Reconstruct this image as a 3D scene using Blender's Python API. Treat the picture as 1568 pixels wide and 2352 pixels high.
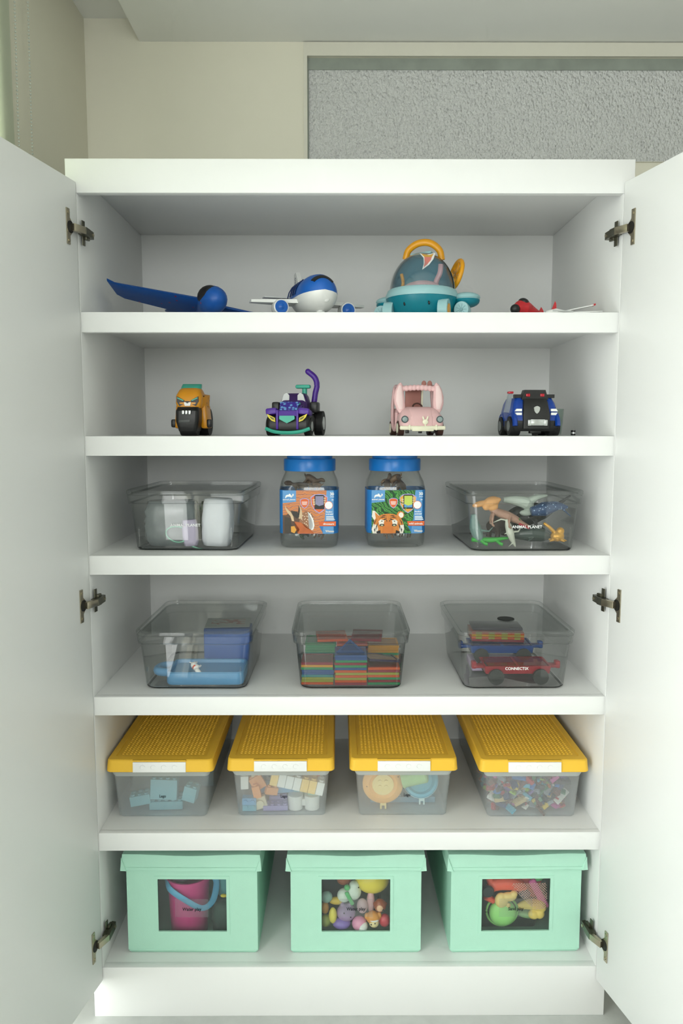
import bpy, bmesh, math, random
from mathutils import Vector, Matrix, Euler

for o in list(bpy.data.objects):
    bpy.data.objects.remove(o, do_unlink=True)
SC = bpy.context.scene
COL = SC.collection
rad = math.radians
rnd = random.Random(7)

# ------------------------------------------------------------------ camera
cam_d = bpy.data.cameras.new('camera')
cam_d.sensor_fit = 'VERTICAL'
cam_d.sensor_height = 36.0
cam_d.lens = 36.0 * 1804.8 / 2352.0
cam_d.clip_start = 0.05
cam = bpy.data.objects.new('camera', cam_d)
COL.objects.link(cam)
pitch, yaw = 0.1053, 0.0043
_f = Vector((math.sin(yaw) * math.cos(pitch), math.cos(yaw) * math.cos(pitch), -math.sin(pitch)))
_r = Vector((math.cos(yaw), -math.sin(yaw), 0))
_u = _r.cross(_f)
cam.matrix_world = Matrix(((_r.x, _u.x, -_f.x, -0.0263), (_r.y, _u.y, -_f.y, -1.7147),
                           (_r.z, _u.z, -_f.z, 1.3719), (0, 0, 0, 1)))
SC.camera = cam

# ------------------------------------------------------------------ world, window and fill light, exposure
world = bpy.data.worlds.new('world')
SC.world = world
world.use_nodes = True
bg = world.node_tree.nodes['Background']
bg.inputs[0].default_value = (0.82, 0.95, 0.92, 1)
bg.inputs[1].default_value = 0.6

def area_light(name, loc, rot, sx, sy, power, color):
    d = bpy.data.lights.new(name, 'AREA')
    d.shape = 'RECTANGLE'
    d.size, d.size_y = sx, sy
    d.energy = power
    d.color = color
    o = bpy.data.objects.new(name, d)
    COL.objects.link(o)
    o.location = loc
    o.rotation_euler = rot
    return o
# daylight through the window in the left wall
area_light('window_daylight', (-0.95, -1.08, 1.08), (0, rad(-90), 0), 2.1, 2.06, 76, (0.975, 1.0, 0.965))
# fill light added at an unseen opening in the wall behind the camera
area_light('rear_fill_light', (-0.1, -4.65, 1.80), (rad(90), 0, 0), 1.4, 1.2, 62, (0.975, 1.0, 0.985))

SC.view_settings.view_transform = 'Standard'
SC.view_settings.look = 'None'
SC.view_settings.gamma = 1.0
SC.view_settings.use_curve_mapping = False
SC.view_settings.exposure = -0.42
SC.cycles.transparent_max_bounces = 24
SC.cycles.max_bounces = 5
SC.cycles.diffuse_bounces = 3
SC.cycles.glossy_bounces = 3
SC.cycles.caustics_reflective = False
SC.cycles.caustics_refractive = False
SC.cycles.use_adaptive_sampling = True
SC.cycles.adaptive_threshold = 0.07
SC.cycles.adaptive_min_samples = 12

# ------------------------------------------------------------------ helpers
def lin(h):
    h = h.lstrip('#')
    out = []
    for i in (0, 2, 4):
        c = int(h[i:i + 2], 16) / 255.0
        out.append(c / 12.92 if c <= 0.04045 else ((c + 0.055) / 1.055) ** 2.4)
    return (*out, 1.0)

MATS = {}
def mat(name, color, rough=0.45, metal=0.0, var=0.05, scale=60.0, bump=0.0, bscale=None, spec=0.5, coat=0.0, sss=0.0):
    if name in MATS:
        return MATS[name]
    m = bpy.data.materials.new(name)
    m.use_nodes = True
    nt = m.node_tree
    b = nt.nodes['Principled BSDF']
    b.inputs['Roughness'].default_value = rough
    b.inputs['Metallic'].default_value = metal
    b.inputs['Specular IOR Level'].default_value = spec
    b.inputs['Coat Weight'].default_value = coat
    tc = nt.nodes.new('ShaderNodeTexCoord')
    nz = nt.nodes.new('ShaderNodeTexNoise')
    nz.inputs['Scale'].default_value = scale
    nz.inputs['Detail'].default_value = 3
    nt.links.new(tc.outputs['Object'], nz.inputs['Vector'])
    mx = nt.nodes.new('ShaderNodeMix')
    mx.data_type = 'RGBA'
    c = lin(color)
    mx.inputs['A'].default_value = tuple(max(0, v * (1 - var)) for v in c[:3]) + (1,)
    mx.inputs['B'].default_value = tuple(min(1, v * (1 + var)) for v in c[:3]) + (1,)
    nt.links.new(nz.outputs['Fac'], mx.inputs['Factor'])
    nt.links.new(mx.outputs['Result'], b.inputs['Base Color'])
    if bump:
        bp = nt.nodes.new('ShaderNodeBump')
        bp.inputs['Strength'].default_value = bump
        bp.inputs['Distance'].default_value = 0.002
        n2 = nt.nodes.new('ShaderNodeTexNoise')
        n2.inputs['Scale'].default_value = bscale or scale * 4
        nt.links.new(tc.outputs['Object'], n2.inputs['Vector'])
        nt.links.new(n2.outputs['Fac'], bp.inputs['Height'])
        nt.links.new(bp.outputs['Normal'], b.inputs['Normal'])
    MATS[name] = m
    return m

def clear_mat(name, tint='FFFFFF', milk=0.0, milkcol='FFFFFF', rough=0.05, ior=1.45, gloss=1.0, var=0.0, edge=None):
    """thin clear or milky plastic: see-through, part scattering, with a Fresnel sheen"""
    if name in MATS:
        return MATS[name]
    m = bpy.data.materials.new(name)
    m.use_nodes = True
    nt = m.node_tree
    nt.nodes.clear()
    out = nt.nodes.new('ShaderNodeOutputMaterial')
    tr = nt.nodes.new('ShaderNodeBsdfTransparent')
    tr.inputs[0].default_value = lin(tint)
    base = tr.outputs[0]
    if edge:      # longer path through the plastic at a slant absorbs more
        lw0 = nt.nodes.new('ShaderNodeLayerWeight'); lw0.inputs['Blend'].default_value = 0.5
        p0 = nt.nodes.new('ShaderNodeMath'); p0.operation = 'POWER'; p0.inputs[1].default_value = 4.0
        nt.links.new(lw0.outputs['Facing'], p0.inputs[0])
        mx0 = nt.nodes.new('ShaderNodeMix'); mx0.data_type = 'RGBA'
        mx0.inputs['A'].default_value = lin(tint); mx0.inputs['B'].default_value = lin(edge)
        nt.links.new(p0.outputs[0], mx0.inputs['Factor']); nt.links.new(mx0.outputs['Result'], tr.inputs[0])
    if milk > 0:
        df = nt.nodes.new('ShaderNodeBsdfDiffuse'); df.inputs[0].default_value = lin(milkcol)
        tl = nt.nodes.new('ShaderNodeBsdfTranslucent'); tl.inputs[0].default_value = lin(milkcol)
        a = nt.nodes.new('ShaderNodeMixShader'); a.inputs[0].default_value = 0.5
        nt.links.new(df.outputs[0], a.inputs[1]); nt.links.new(tl.outputs[0], a.inputs[2])
        b = nt.nodes.new('ShaderNodeMixShader'); b.inputs[0].default_value = milk
        if var:
            tc = nt.nodes.new('ShaderNodeTexCoord'); nz = nt.nodes.new('ShaderNodeTexNoise')
            nz.inputs['Scale'].default_value = 25
            nt.links.new(tc.outputs['Object'], nz.inputs['Vector'])
            mr = nt.nodes.new('ShaderNodeMapRange')
            mr.inputs['To Min'].default_value = max(0, milk - var); mr.inputs['To Max'].default_value = min(1, milk + var)
            nt.links.new(nz.outputs['Fac'], mr.inputs['Value']); nt.links.new(mr.outputs[0], b.inputs[0])
        nt.links.new(base, b.inputs[1]); nt.links.new(a.outputs[0], b.inputs[2])
        base = b.outputs[0]
    gl = nt.nodes.new('ShaderNodeBsdfGlossy'); gl.inputs['Roughness'].default_value = rough
    # Schlick sheen, equal on both faces of the thin wall
    lw = nt.nodes.new('ShaderNodeLayerWeight'); lw.inputs['Blend'].default_value = 0.5
    pw = nt.nodes.new('ShaderNodeMath'); pw.operation = 'POWER'; pw.inputs[1].default_value = 5.0
    nt.links.new(lw.outputs['Facing'], pw.inputs[0])
    f0 = ((ior - 1) / (ior + 1)) ** 2
    mu = nt.nodes.new('ShaderNodeMath'); mu.operation = 'MULTIPLY_ADD'
    mu.inputs[1].default_value = (1 - f0) * gloss * 0.8; mu.inputs[2].default_value = f0 * gloss
    nt.links.new(pw.outputs[0], mu.inputs[0])
    c = nt.nodes.new('ShaderNodeMixShader')
    nt.links.new(mu.outputs[0], c.inputs[0]); nt.links.new(base, c.inputs[1]); nt.links.new(gl.outputs[0], c.inputs[2])
    nt.links.new(c.outputs[0], out.inputs[0])
    MATS[name] = m
    return m

def spot_mat(name, base, spot, scale=120, thr=0.35, rough=0.4, hs=0.03):
    """base colour with printed spots (voronoi cells)"""
    if name in MATS:
        return MATS[name]
    m = bpy.data.materials.new(name); m.use_nodes = True
    nt = m.node_tree; b = nt.nodes['Principled BSDF']; b.inputs['Roughness'].default_value = rough
    tc = nt.nodes.new('ShaderNodeTexCoord'); vo = nt.nodes.new('ShaderNodeTexVoronoi'); vo.inputs['Scale'].default_value = scale
    nt.links.new(tc.outputs['Object'], vo.inputs['Vector'])
    rp = nt.nodes.new('ShaderNodeValToRGB')
    rp.color_ramp.elements[0].position = thr; rp.color_ramp.elements[0].color = lin(spot)
    rp.color_ramp.elements[1].position = thr + hs; rp.color_ramp.elements[1].color = lin(base)
    nt.links.new(vo.outputs['Distance'], rp.inputs[0]); nt.links.new(rp.outputs[0], b.inputs['Base Color'])
    MATS[name] = m
    return m

def band_mat(name, cols, scale=30, distort=4, direction='Z', rough=0.5, detail=3):
    if name in MATS:
        return MATS[name]
    m = bpy.data.materials.new(name); m.use_nodes = True
    nt = m.node_tree; b = nt.nodes['Principled BSDF']; b.inputs['Roughness'].default_value = rough
    tc = nt.nodes.new('ShaderNodeTexCoord'); wv = nt.nodes.new('ShaderNodeTexWave')
    wv.bands_direction = direction; wv.inputs['Scale'].default_value = scale
    wv.inputs['Distortion'].default_value = distort; wv.inputs['Detail'].default_value = detail
    nt.links.new(tc.outputs['Object'], wv.inputs['Vector'])
    rp = nt.nodes.new('ShaderNodeValToRGB')
    n = len(cols)
    while len(rp.color_ramp.elements) < n:
        rp.color_ramp.elements.new(0.5)
    for i, c in enumerate(cols):
        rp.color_ramp.elements[i].position = i / (n - 1); rp.color_ramp.elements[i].color = lin(c)
    nt.links.new(wv.outputs['Color'], rp.inputs[0]); nt.links.new(rp.outputs[0], b.inputs['Base Color'])
    MATS[name] = m
    return m

def TM(loc=(0, 0, 0), rot=(0, 0, 0), sc=(1, 1, 1)):
    return Matrix.LocRotScale(Vector(loc), Euler(tuple(rad(a) for a in rot)), Vector(sc))

def new():
    return bmesh.new()

def _mi(bm, verts, mi):
    if mi:
        vs = set(verts)
        for f in bm.faces:
            if all(v in vs for v in f.verts):
                f.material_index = mi

def box(bm, c, s, rot=(0, 0, 0), bev=0.0, seg=2, mi=0):
    g = bmesh.ops.create_cube(bm, size=1.0, matrix=TM(c, rot, s))
    vs = g['verts']
    if bev > 0:
        es = list({e for v in vs for e in v.link_edges})
        g2 = bmesh.ops.bevel(bm, geom=es, offset=bev, segments=seg, affect='EDGES', profile=0.5)
        if mi:
            for f in g2['faces']:
                f.material_index = mi
            vs = list({v for f in g2['faces'] for v in f.verts})
    if mi:
        _mi(bm, vs, mi)

def box2(bm, x0, x1, y0, y1, z0, z1, bev=0.0, mi=0, seg=2):
    box(bm, ((x0 + x1) / 2, (y0 + y1) / 2, (z0 + z1) / 2), (abs(x1 - x0), abs(y1 - y0), abs(z1 - z0)), bev=bev, mi=mi, seg=seg)

def cyl(bm, p0, p1, r0, r1=None, seg=18, mi=0):
    p0, p1 = Vector(p0), Vector(p1)
    d = p1 - p0
    q = d.to_track_quat('Z', 'Y').to_matrix().to_4x4()
    g = bmesh.ops.create_cone(bm, cap_ends=True, segments=seg, radius1=r0, radius2=r0 if r1 is None else max(r1, 1e-4),
                              depth=d.length, matrix=Matrix.Translation((p0 + p1) / 2) @ q)
    _mi(bm, g['verts'], mi)

def ell(bm, c, r, rot=(0, 0, 0), u=16, v=10, mi=0):
    if not isinstance(r, (tuple, list)):
        r = (r, r, r)
    g = bmesh.ops.create_uvsphere(bm, u_segments=u, v_segments=v, radius=1.0, matrix=TM(c, rot, r))
    _mi(bm, g['verts'], mi)

def loft(bm, rings, cap0=True, cap1=True, closed=False, mi=0):
    rv = [[bm.verts.new(p) for p in ring] for ring in rings]
    n = len(rv[0])
    pairs = list(zip(rv[:-1], rv[1:]))
    if closed:
        pairs.append((rv[-1], rv[0]))
    for a, b in pairs:
        for i in range(n):
            j = (i + 1) % n
            f = bm.faces.new((a[i], a[j], b[j], b[i])); f.material_index = mi
    if not closed:
        if cap0:
            f = bm.faces.new(list(reversed(rv[0]))); f.material_index = mi
        if cap1:
            f = bm.faces.new(rv[-1]); f.material_index = mi

def rrect(w, d, r, n=5, cx=0.0, cy=0.0):
    r = min(r, w / 2 - 1e-5, d / 2 - 1e-5)
    pts = []
    for qx, qy, a0 in ((1, -1, -90), (1, 1, 0), (-1, 1, 90), (-1, -1, 180)):
        ox, oy = qx * (w / 2 - r), qy * (d / 2 - r)
        for k in range(n + 1):
            a = rad(a0 + 90.0 * k / n)
            pts.append((cx + ox + r * math.cos(a), cy + oy + r * math.sin(a)))
    return pts

def rr3(w, d, r, z, n=5, cx=0.0, cy=0.0):
    return [(x, y, z) for x, y in rrect(w, d, r, n, cx, cy)]

def tube(bm, pts, radii, seg=8, mi=0, flat=1.0, up=(0, 0, 1)):
    """tube along points; flat squashes the section in its own up direction"""
    pts = [Vector(p) for p in pts]
    if not isinstance(radii, (list, tuple)):
        radii = [radii] * len(pts)
    rings = []
    up = Vector(up)
    for i, p in enumerate(pts):
        t = (pts[min(i + 1, len(pts) - 1)] - pts[max(i - 1, 0)]).normalized()
        s = t.cross(up)
        if s.length < 1e-3:
            s = t.cross(Vector((0, 1, 0.01)))
        s.normalize()
        n = s.cross(t).normalized()
        r = max(radii[i], 1e-4)
        rings.append([p + s * (r * math.cos(2 * math.pi * k / seg)) + n * (r * flat * math.sin(2 * math.pi * k / seg)) for k in range(seg)])
    loft(bm, rings, mi=mi)

def curve_pts(ctrl, n=8):
    """Catmull-Rom through the control points"""
    c = [Vector(p) for p in ctrl]
    c = [c[0] * 2 - c[1]] + c + [c[-1] * 2 - c[-2]]
    out = []
    for i in range(1, len(c) - 2):
        for k in range(n):
            t = k / n
            p0, p1, p2, p3 = c[i - 1:i + 3]
            out.append(0.5 * ((2 * p1) + (p2 - p0) * t + (2 * p0 - 5 * p1 + 4 * p2 - p3) * t * t + (3 * p1 - p0 - 3 * p2 + p3) * t ** 3))
    out.append(c[-2])
    return out

def lerp_list(vals, n):
    out = []
    for i in range(n):
        t = i / (n - 1) * (len(vals) - 1)
        k = min(int(t), len(vals) - 2)
        out.append(vals[k] + (vals[k + 1] - vals[k]) * (t - k))
    return out

def lathe(bm, prof, seg=24, mt=None, mi=0):
    mt = mt or Matrix.Identity(4)
    rings = [[mt @ Vector((r * math.cos(2 * math.pi * k / seg), r * math.sin(2 * math.pi * k / seg), z)) for k in range(seg)] for r, z in
             [(max(r, 1e-4), z) for r, z in prof]]
    loft(bm, rings, mi=mi)

def prism(bm, poly, y0, y1, mt=None, mi=0):
    """polygon in the XZ plane pushed from y0 to y1"""
    mt = mt or Matrix.Identity(4)
    loft(bm, [[mt @ Vector((x, y0, z)) for x, z in poly], [mt @ Vector((x, y1, z)) for x, z in poly]], mi=mi)

def frame(bm, o, w, y0, y1, mi=0):
    """flat panel o=(x0,x1,z0,z1) with an opening w, between y0 and y1"""
    def rc(q, y):
        return [(q[0], y, q[2]), (q[1], y, q[2]), (q[1], y, q[3]), (q[0], y, q[3])]
    loft(bm, [rc(o, y0), rc(w, y0), rc(w, y1), rc(o, y1)], closed=True, mi=mi)

def obj(name, bm, mats, parent=None, unit=1.0, smooth=35, remesh=0.0, sub=0, loc=None, rot=None):
    if unit != 1.0:
        bmesh.ops.scale(bm, vec=(unit, unit, unit), verts=bm.verts)
    bmesh.ops.recalc_face_normals(bm, faces=bm.faces)
    me = bpy.data.meshes.new(name)
    bm.to_mesh(me); bm.free()
    for m in (mats if isinstance(mats, (list, tuple)) else [mats]):
        me.materials.append(m)
    if smooth:
        me.shade_smooth()
        if smooth < 180:
            me.set_sharp_from_angle(angle=rad(smooth))
    o = bpy.data.objects.new(name, me)
    COL.objects.link(o)
    if parent is not None:
        o.parent = parent
    if loc is not None:
        o.location = loc
    if rot is not None:
        o.rotation_euler = tuple(rad(a) for a in rot)
    if remesh:
        md = o.modifiers.new('remesh', 'REMESH'); md.mode = 'VOXEL'; md.voxel_size = remesh; md.use_smooth_shade = True
        ms = o.modifiers.new('smooth', 'SMOOTH'); ms.factor = 0.5; ms.iterations = 4
    if sub:
        md = o.modifiers.new('subdivision', 'SUBSURF'); md.levels = sub; md.render_levels = sub
    return o

def tag(o, label, cat, group=None):
    o['label'] = label; o['category'] = cat
    if group:
        o['group'] = group
    return o

def thing(name, label, cat, loc=(0, 0, 0), rotz=0.0, group=None, rot=None):
    o = bpy.data.objects.new(name, None)
    o.empty_display_size = 0.02
    COL.objects.link(o)
    o.location = loc
    o.rotation_euler = (0, 0, rad(rotz)) if rot is None else tuple(rad(a) for a in rot)
    return tag(o, label, cat, group)

def struct(name, bm, m, parent=None, smooth=35):
    o = obj(name, bm, m, parent, smooth=smooth)
    if parent is None:
        o['kind'] = 'structure'
    return o

def boolean_cut(o, cutter_bm):
    me = bpy.data.meshes.new('cut'); bmesh.ops.recalc_face_normals(cutter_bm, faces=cutter_bm.faces); cutter_bm.to_mesh(me); cutter_bm.free()
    c = bpy.data.objects.new('cut', me); COL.objects.link(c)
    mod = o.modifiers.new('b', 'BOOLEAN'); mod.operation = 'DIFFERENCE'; mod.object = c; mod.solver = 'EXACT'
    dg = bpy.context.evaluated_depsgraph_get(); dg.update()
    m2 = bpy.data.meshes.new_from_object(o.evaluated_get(dg))
    o.modifiers.clear()
    old = o.data
    m2.name = old.name
    o.data = m2
    bpy.data.objects.remove(c, do_unlink=True)

def text(body, size, m, parent, loc, rot=(90, 0, 0), align='CENTER', shear=0.0, bold=0.0, name='lettering', space=1.0, unit=0.01, sx=1.0):
    """raised print, one mesh"""
    cu = bpy.data.curves.new('t', 'FONT')
    cu.body = body; cu.size = size * unit; cu.align_x = align; cu.align_y = 'CENTER'
    cu.shear = shear; cu.offset = bold * unit; cu.space_character = space; cu.resolution_u = 3
    t = bpy.data.objects.new('t', cu); COL.objects.link(t)
    dg = bpy.context.evaluated_depsgraph_get(); dg.update()
    me = bpy.data.meshes.new_from_object(t.evaluated_get(dg))
    bpy.data.objects.remove(t, do_unlink=True)
    me.name = name
    me.materials.clear(); me.materials.append(m)
    o = bpy.data.objects.new(name, me); COL.objects.link(o)
    o.parent = parent
    o.location = tuple(v * unit for v in loc)
    o.rotation_euler = tuple(rad(a) for a in rot)
    o.scale = (sx, 1, 1)
    return o

def copy_tree(o, parent=None):
    c = o.copy(); COL.objects.link(c); c.parent = parent
    for ch in list(o.children):
        copy_tree(ch, c)
    return c

ORD = ['lowest', 'second', 'third', 'fourth', 'fifth', 'sixth', 'seventh', 'eighth', 'ninth', 'tenth', 'eleventh', 'twelfth', 'thirteenth']
# ------------------------------------------------------------------ room
M_WALL = mat('wall_paint', 'F0EDDC', 0.85, var=0.02, scale=6)
M_CEIL = mat('ceiling_paint', 'F7F8F4', 0.85, var=0.02, scale=6)
M_FLOOR = mat('floor_concrete', 'C2C6C2', 0.6, var=0.12, scale=25, bump=0.15)
M_LAM = mat('white_laminate', 'F0F1EF', 0.42, var=0.008, scale=8, spec=0.35)
M_TRIM = mat('window_trim_paint', 'E4E2D4', 0.8, var=0.02)

def textured_glass():
    m = bpy.data.materials.new('textured_silver_glass'); m.use_nodes = True
    nt = m.node_tree; b = nt.nodes['Principled BSDF']
    b.inputs['Base Color'].default_value = lin('F4F6F5'); b.inputs['Roughness'].default_value = 0.24
    b.inputs['Metallic'].default_value = 0.0; b.inputs['Specular IOR Level'].default_value = 1.0
    tc = nt.nodes.new('ShaderNodeTexCoord')
    mp = nt.nodes.new('ShaderNodeMapping'); mp.inputs['Scale'].default_value = (1, 1, 0.75)
    mp.inputs['Rotation'].default_value = (0, rad(25), 0)
    nt.links.new(tc.outputs['Object'], mp.inputs['Vector'])
    v = nt.nodes.new('ShaderNodeTexVoronoi'); v.inputs['Scale'].default_value = 150; v.feature = 'SMOOTH_F1'
    nz = nt.nodes.new('ShaderNodeTexNoise'); nz.inputs['Scale'].default_value = 220; nz.inputs['Detail'].default_value = 4
    nt.links.new(mp.outputs[0], v.inputs['Vector']); nt.links.new(mp.outputs[0], nz.inputs['Vector'])
    ad = nt.nodes.new('ShaderNodeMath'); ad.operation = 'SUBTRACT'
    nt.links.new(nz.outputs['Fac'], ad.inputs[0]); nt.links.new(v.outputs['Distance'], ad.inputs[1])
    bp = nt.nodes.new('ShaderNodeBump'); bp.inputs['Strength'].default_value = 1.0; bp.inputs['Distance'].default_value = 0.010
    nt.links.new(ad.outputs[0], bp.inputs['Height']); nt.links.new(bp.outputs[0], b.inputs['Normal'])
    return m
M_TGLASS = textured_glass()

WX, WB = -0.722, 0.57          # left wall plane, back wall plane
XR, YF = 4.2, -4.5             # right wall, wall behind the camera
bm = new(); box2(bm, WX - 0.2, XR + 0.1, YF - 0.1, WB + 0.2, -0.1, 0.0); struct('floor', bm, M_FLOOR)
bm = new(); box2(bm, WX - 0.2, XR + 0.1, YF - 0.1, WB + 0.2, 2.49, 2.6); struct('ceiling', bm, M_CEIL)
# lowered ceiling field (soffit)
bm = new(); box2(bm, -0.571, XR, YF, WB, 2.43, 2.495); struct('ceiling_soffit', bm, M_CEIL)
# back wall with the high window opening
wx0, wx1, wz0, wz1 = -0.111, 1.55, 2.114, 2.392
bm = new(); frame(bm, (WX - 0.1, XR + 0.1, 0.0, 2.49), (wx0, wx1, wz0, wz1), WB, WB + 0.12); struct('wall_back', bm, M_WALL)
w = bpy.data.objects.new('window_1', None); COL.objects.link(w); w['kind'] = 'structure'
w['label'] = 'high window with pebbled silver glass above the cabinet'
bm = new(); box2(bm, wx0, wx1, WB + 0.012, WB + 0.03, wz0, wz1); obj('window_pane', bm, M_TGLASS, w)
bm = new(); box2(bm, wx0, wx1, WB + 0.009, WB + 0.012, wz1 - 0.03, wz1); box2(bm, wx0, wx0 + 0.004, WB + 0.009, WB + 0.012, wz0, wz1 - 0.03)
obj('window_frame', bm, mat('window_frame_grey', '98A097', 0.7, var=0.25, scale=18), w)
bm = new(); frame(bm, (wx0 - 0.010, wx1 + 0.01, wz0 - 0.001, wz1 + 0.035), (wx0, wx1, wz0, wz1), WB - 0.006, WB + 0.001); struct('trim_1', bm, M_TRIM)
# small nail hole left on the back wall
bm = new(); cyl(bm, (-0.643, WB, 2.057), (-0.643, WB - 0.002, 2.057), 0.003, seg=8)
tag(obj('wall_plug', bm, mat('plug_dark', '4B4A42', 0.8)), 'tiny dark nail hole mark on the wall above the cabinet', 'nail')
# left wall with its window
ly0, ly1, lz0, lz1 = -2.12, -0.03, 0.01, 2.36
bm = new()
def rcx(q, x):
    return [(x, q[0], q[2]), (x, q[1], q[2]), (x, q[1], q[3]), (x, q[0], q[3])]
o_, w_ = (YF, WB, 0.0, 2.49), (ly0, ly1, lz0, lz1)
loft(bm, [rcx(o_, WX), rcx(w_, WX), rcx(w_, WX - 0.12), rcx(o_, WX - 0.12)], closed=True)
struct('wall_left', bm, M_WALL)
w2 = bpy.data.objects.new('window_2', None); COL.objects.link(w2); w2['kind'] = 'structure'
w2['label'] = 'tall side window behind the roller blind'
bm = new()
for yy in (ly0, -0.8, ly1 - 0.04):
    box2(bm, WX - 0.08, WX - 0.04, yy, yy + 0.04, lz0, lz1)
box2(bm, WX - 0.08, WX - 0.04, ly0, ly1, lz0, lz0 + 0.04); box2(bm, WX - 0.08, WX - 0.04, ly0, ly1, lz1 - 0.04, lz1)
obj('window_frame', bm, M_TRIM, w2)
# right wall; wall behind the camera, its opening added for the fill light
bm = new(); box2(bm, XR, XR + 0.1, YF, WB, 0, 2.49); struct('wall_right', bm, M_WALL)
bm = new(); frame(bm, (WX - 0.1, XR + 0.1, 0, 2.49), (-0.8, 0.6, 1.2, 2.4), YF - 0.1, YF); struct('wall_front', bm, M_WALL)

# roller blind with bead chains
bl = thing('roller_blind', 'pale green roller blind at the top left corner', 'blind', (WX + 0.008, 0.03, 1.15))
M_BLIND = clear_mat('blind_fabric', 'F4F6EC', milk=0.9, milkcol='EDF2E2', gloss=0.0)
bm = new(); box2(bm, 0.0, 0.0015, -0.72, 0.0, 0.0, 1.27); obj('fabric', bm, M_BLIND, bl)
bm = new(); cyl(bm, (0.012, -0.73, 1.285), (0.012, 0.03, 1.285), 0.018); obj('tube', bm, M_TRIM, bl)
bm = new(); box2(bm, -0.003, 0.005, -0.72, 0, -0.02, 0.0); obj('bottom_rail', bm, M_TRIM, bl)
M_BEAD = mat('bead_plastic', 'C9CFC4', 0.4)
for i, (ya, yb) in enumerate(((0.024, 0.012), (0.098, 0.087))):
    bm = new()
    n = 150
    for k in range(n):
        z = 1.26 - k * 0.0075
        y = ya + (yb - ya) * (k / 50.0 if k < 50 else 1)
        ell(bm, (0.006, y, z), 0.0024, u=6, v=4)
    o = obj('bead_chain', bm, M_BEAD, bl); o['kind'] = 'stuff'

# ------------------------------------------------------------------ cabinet
S1, S2, S3, S4, S5, S6 = 1.6201, 1.3562, 1.0937, 0.7725, 0.4510, 0.123
CW, CO, CD = 0.575, 0.5975, 0.5495
cab = thing('toy_cabinet', 'tall white laminate cabinet with both doors open and six shelves', 'cabinet', (0, 0, 0))
for s in (-1, 1):
    bm = new(); box2(bm, s * CW, s * CO, 0.0, CD + 0.012, 0.0, 1.9096, bev=0.0008); obj('side_panel', bm, M_LAM, cab)
bm = new(); box2(bm, -CW, CW, CD, CD + 0.012, 0.02, 1.9096); obj('back_panel', bm, M_LAM, cab)
bm = new(); box2(bm, -CO, CO, 0.0, CD + 0.012, 1.9096, 1.934, bev=0.0008); obj('top_panel', bm, M_LAM, cab)
bm = new(); box2(bm, -CO, CO, -0.002, 0.018, 1.865, 1.934, bev=0.0008); obj('top_fascia', bm, M_LAM, cab)
for z in (S1, S2, S3, S4, S5):
    bm = new(); box2(bm, -CW, CW, 0.018, CD, z - 0.021, z); o = obj('shelf', bm, M_LAM, cab)
    bm = new(); box2(bm, -CW, CW, 0.0, 0.018, z - 0.0425, z, bev=0.0008); obj('front_edge', bm, M_LAM, o)
bm = new(); box2(bm, -CW, CW, 0.018, CD, S6 - 0.021, S6); obj('bottom_panel', bm, M_LAM, cab)
bm = new(); box2(bm, -CO, CO, -0.002, 0.018, 0.0, S6, bev=0.0008); obj('plinth', bm, M_LAM, cab)
M_NICK = mat('nickel_plated_steel', 'B9B09A', 0.28, metal=0.95, var=0.05)
M_DARKMET = mat('dark_hinge_steel', '6B6A5C', 0.35, metal=0.9, var=0.1)
M_DARK = mat('dark_recess', '15140F', 0.6)
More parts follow.
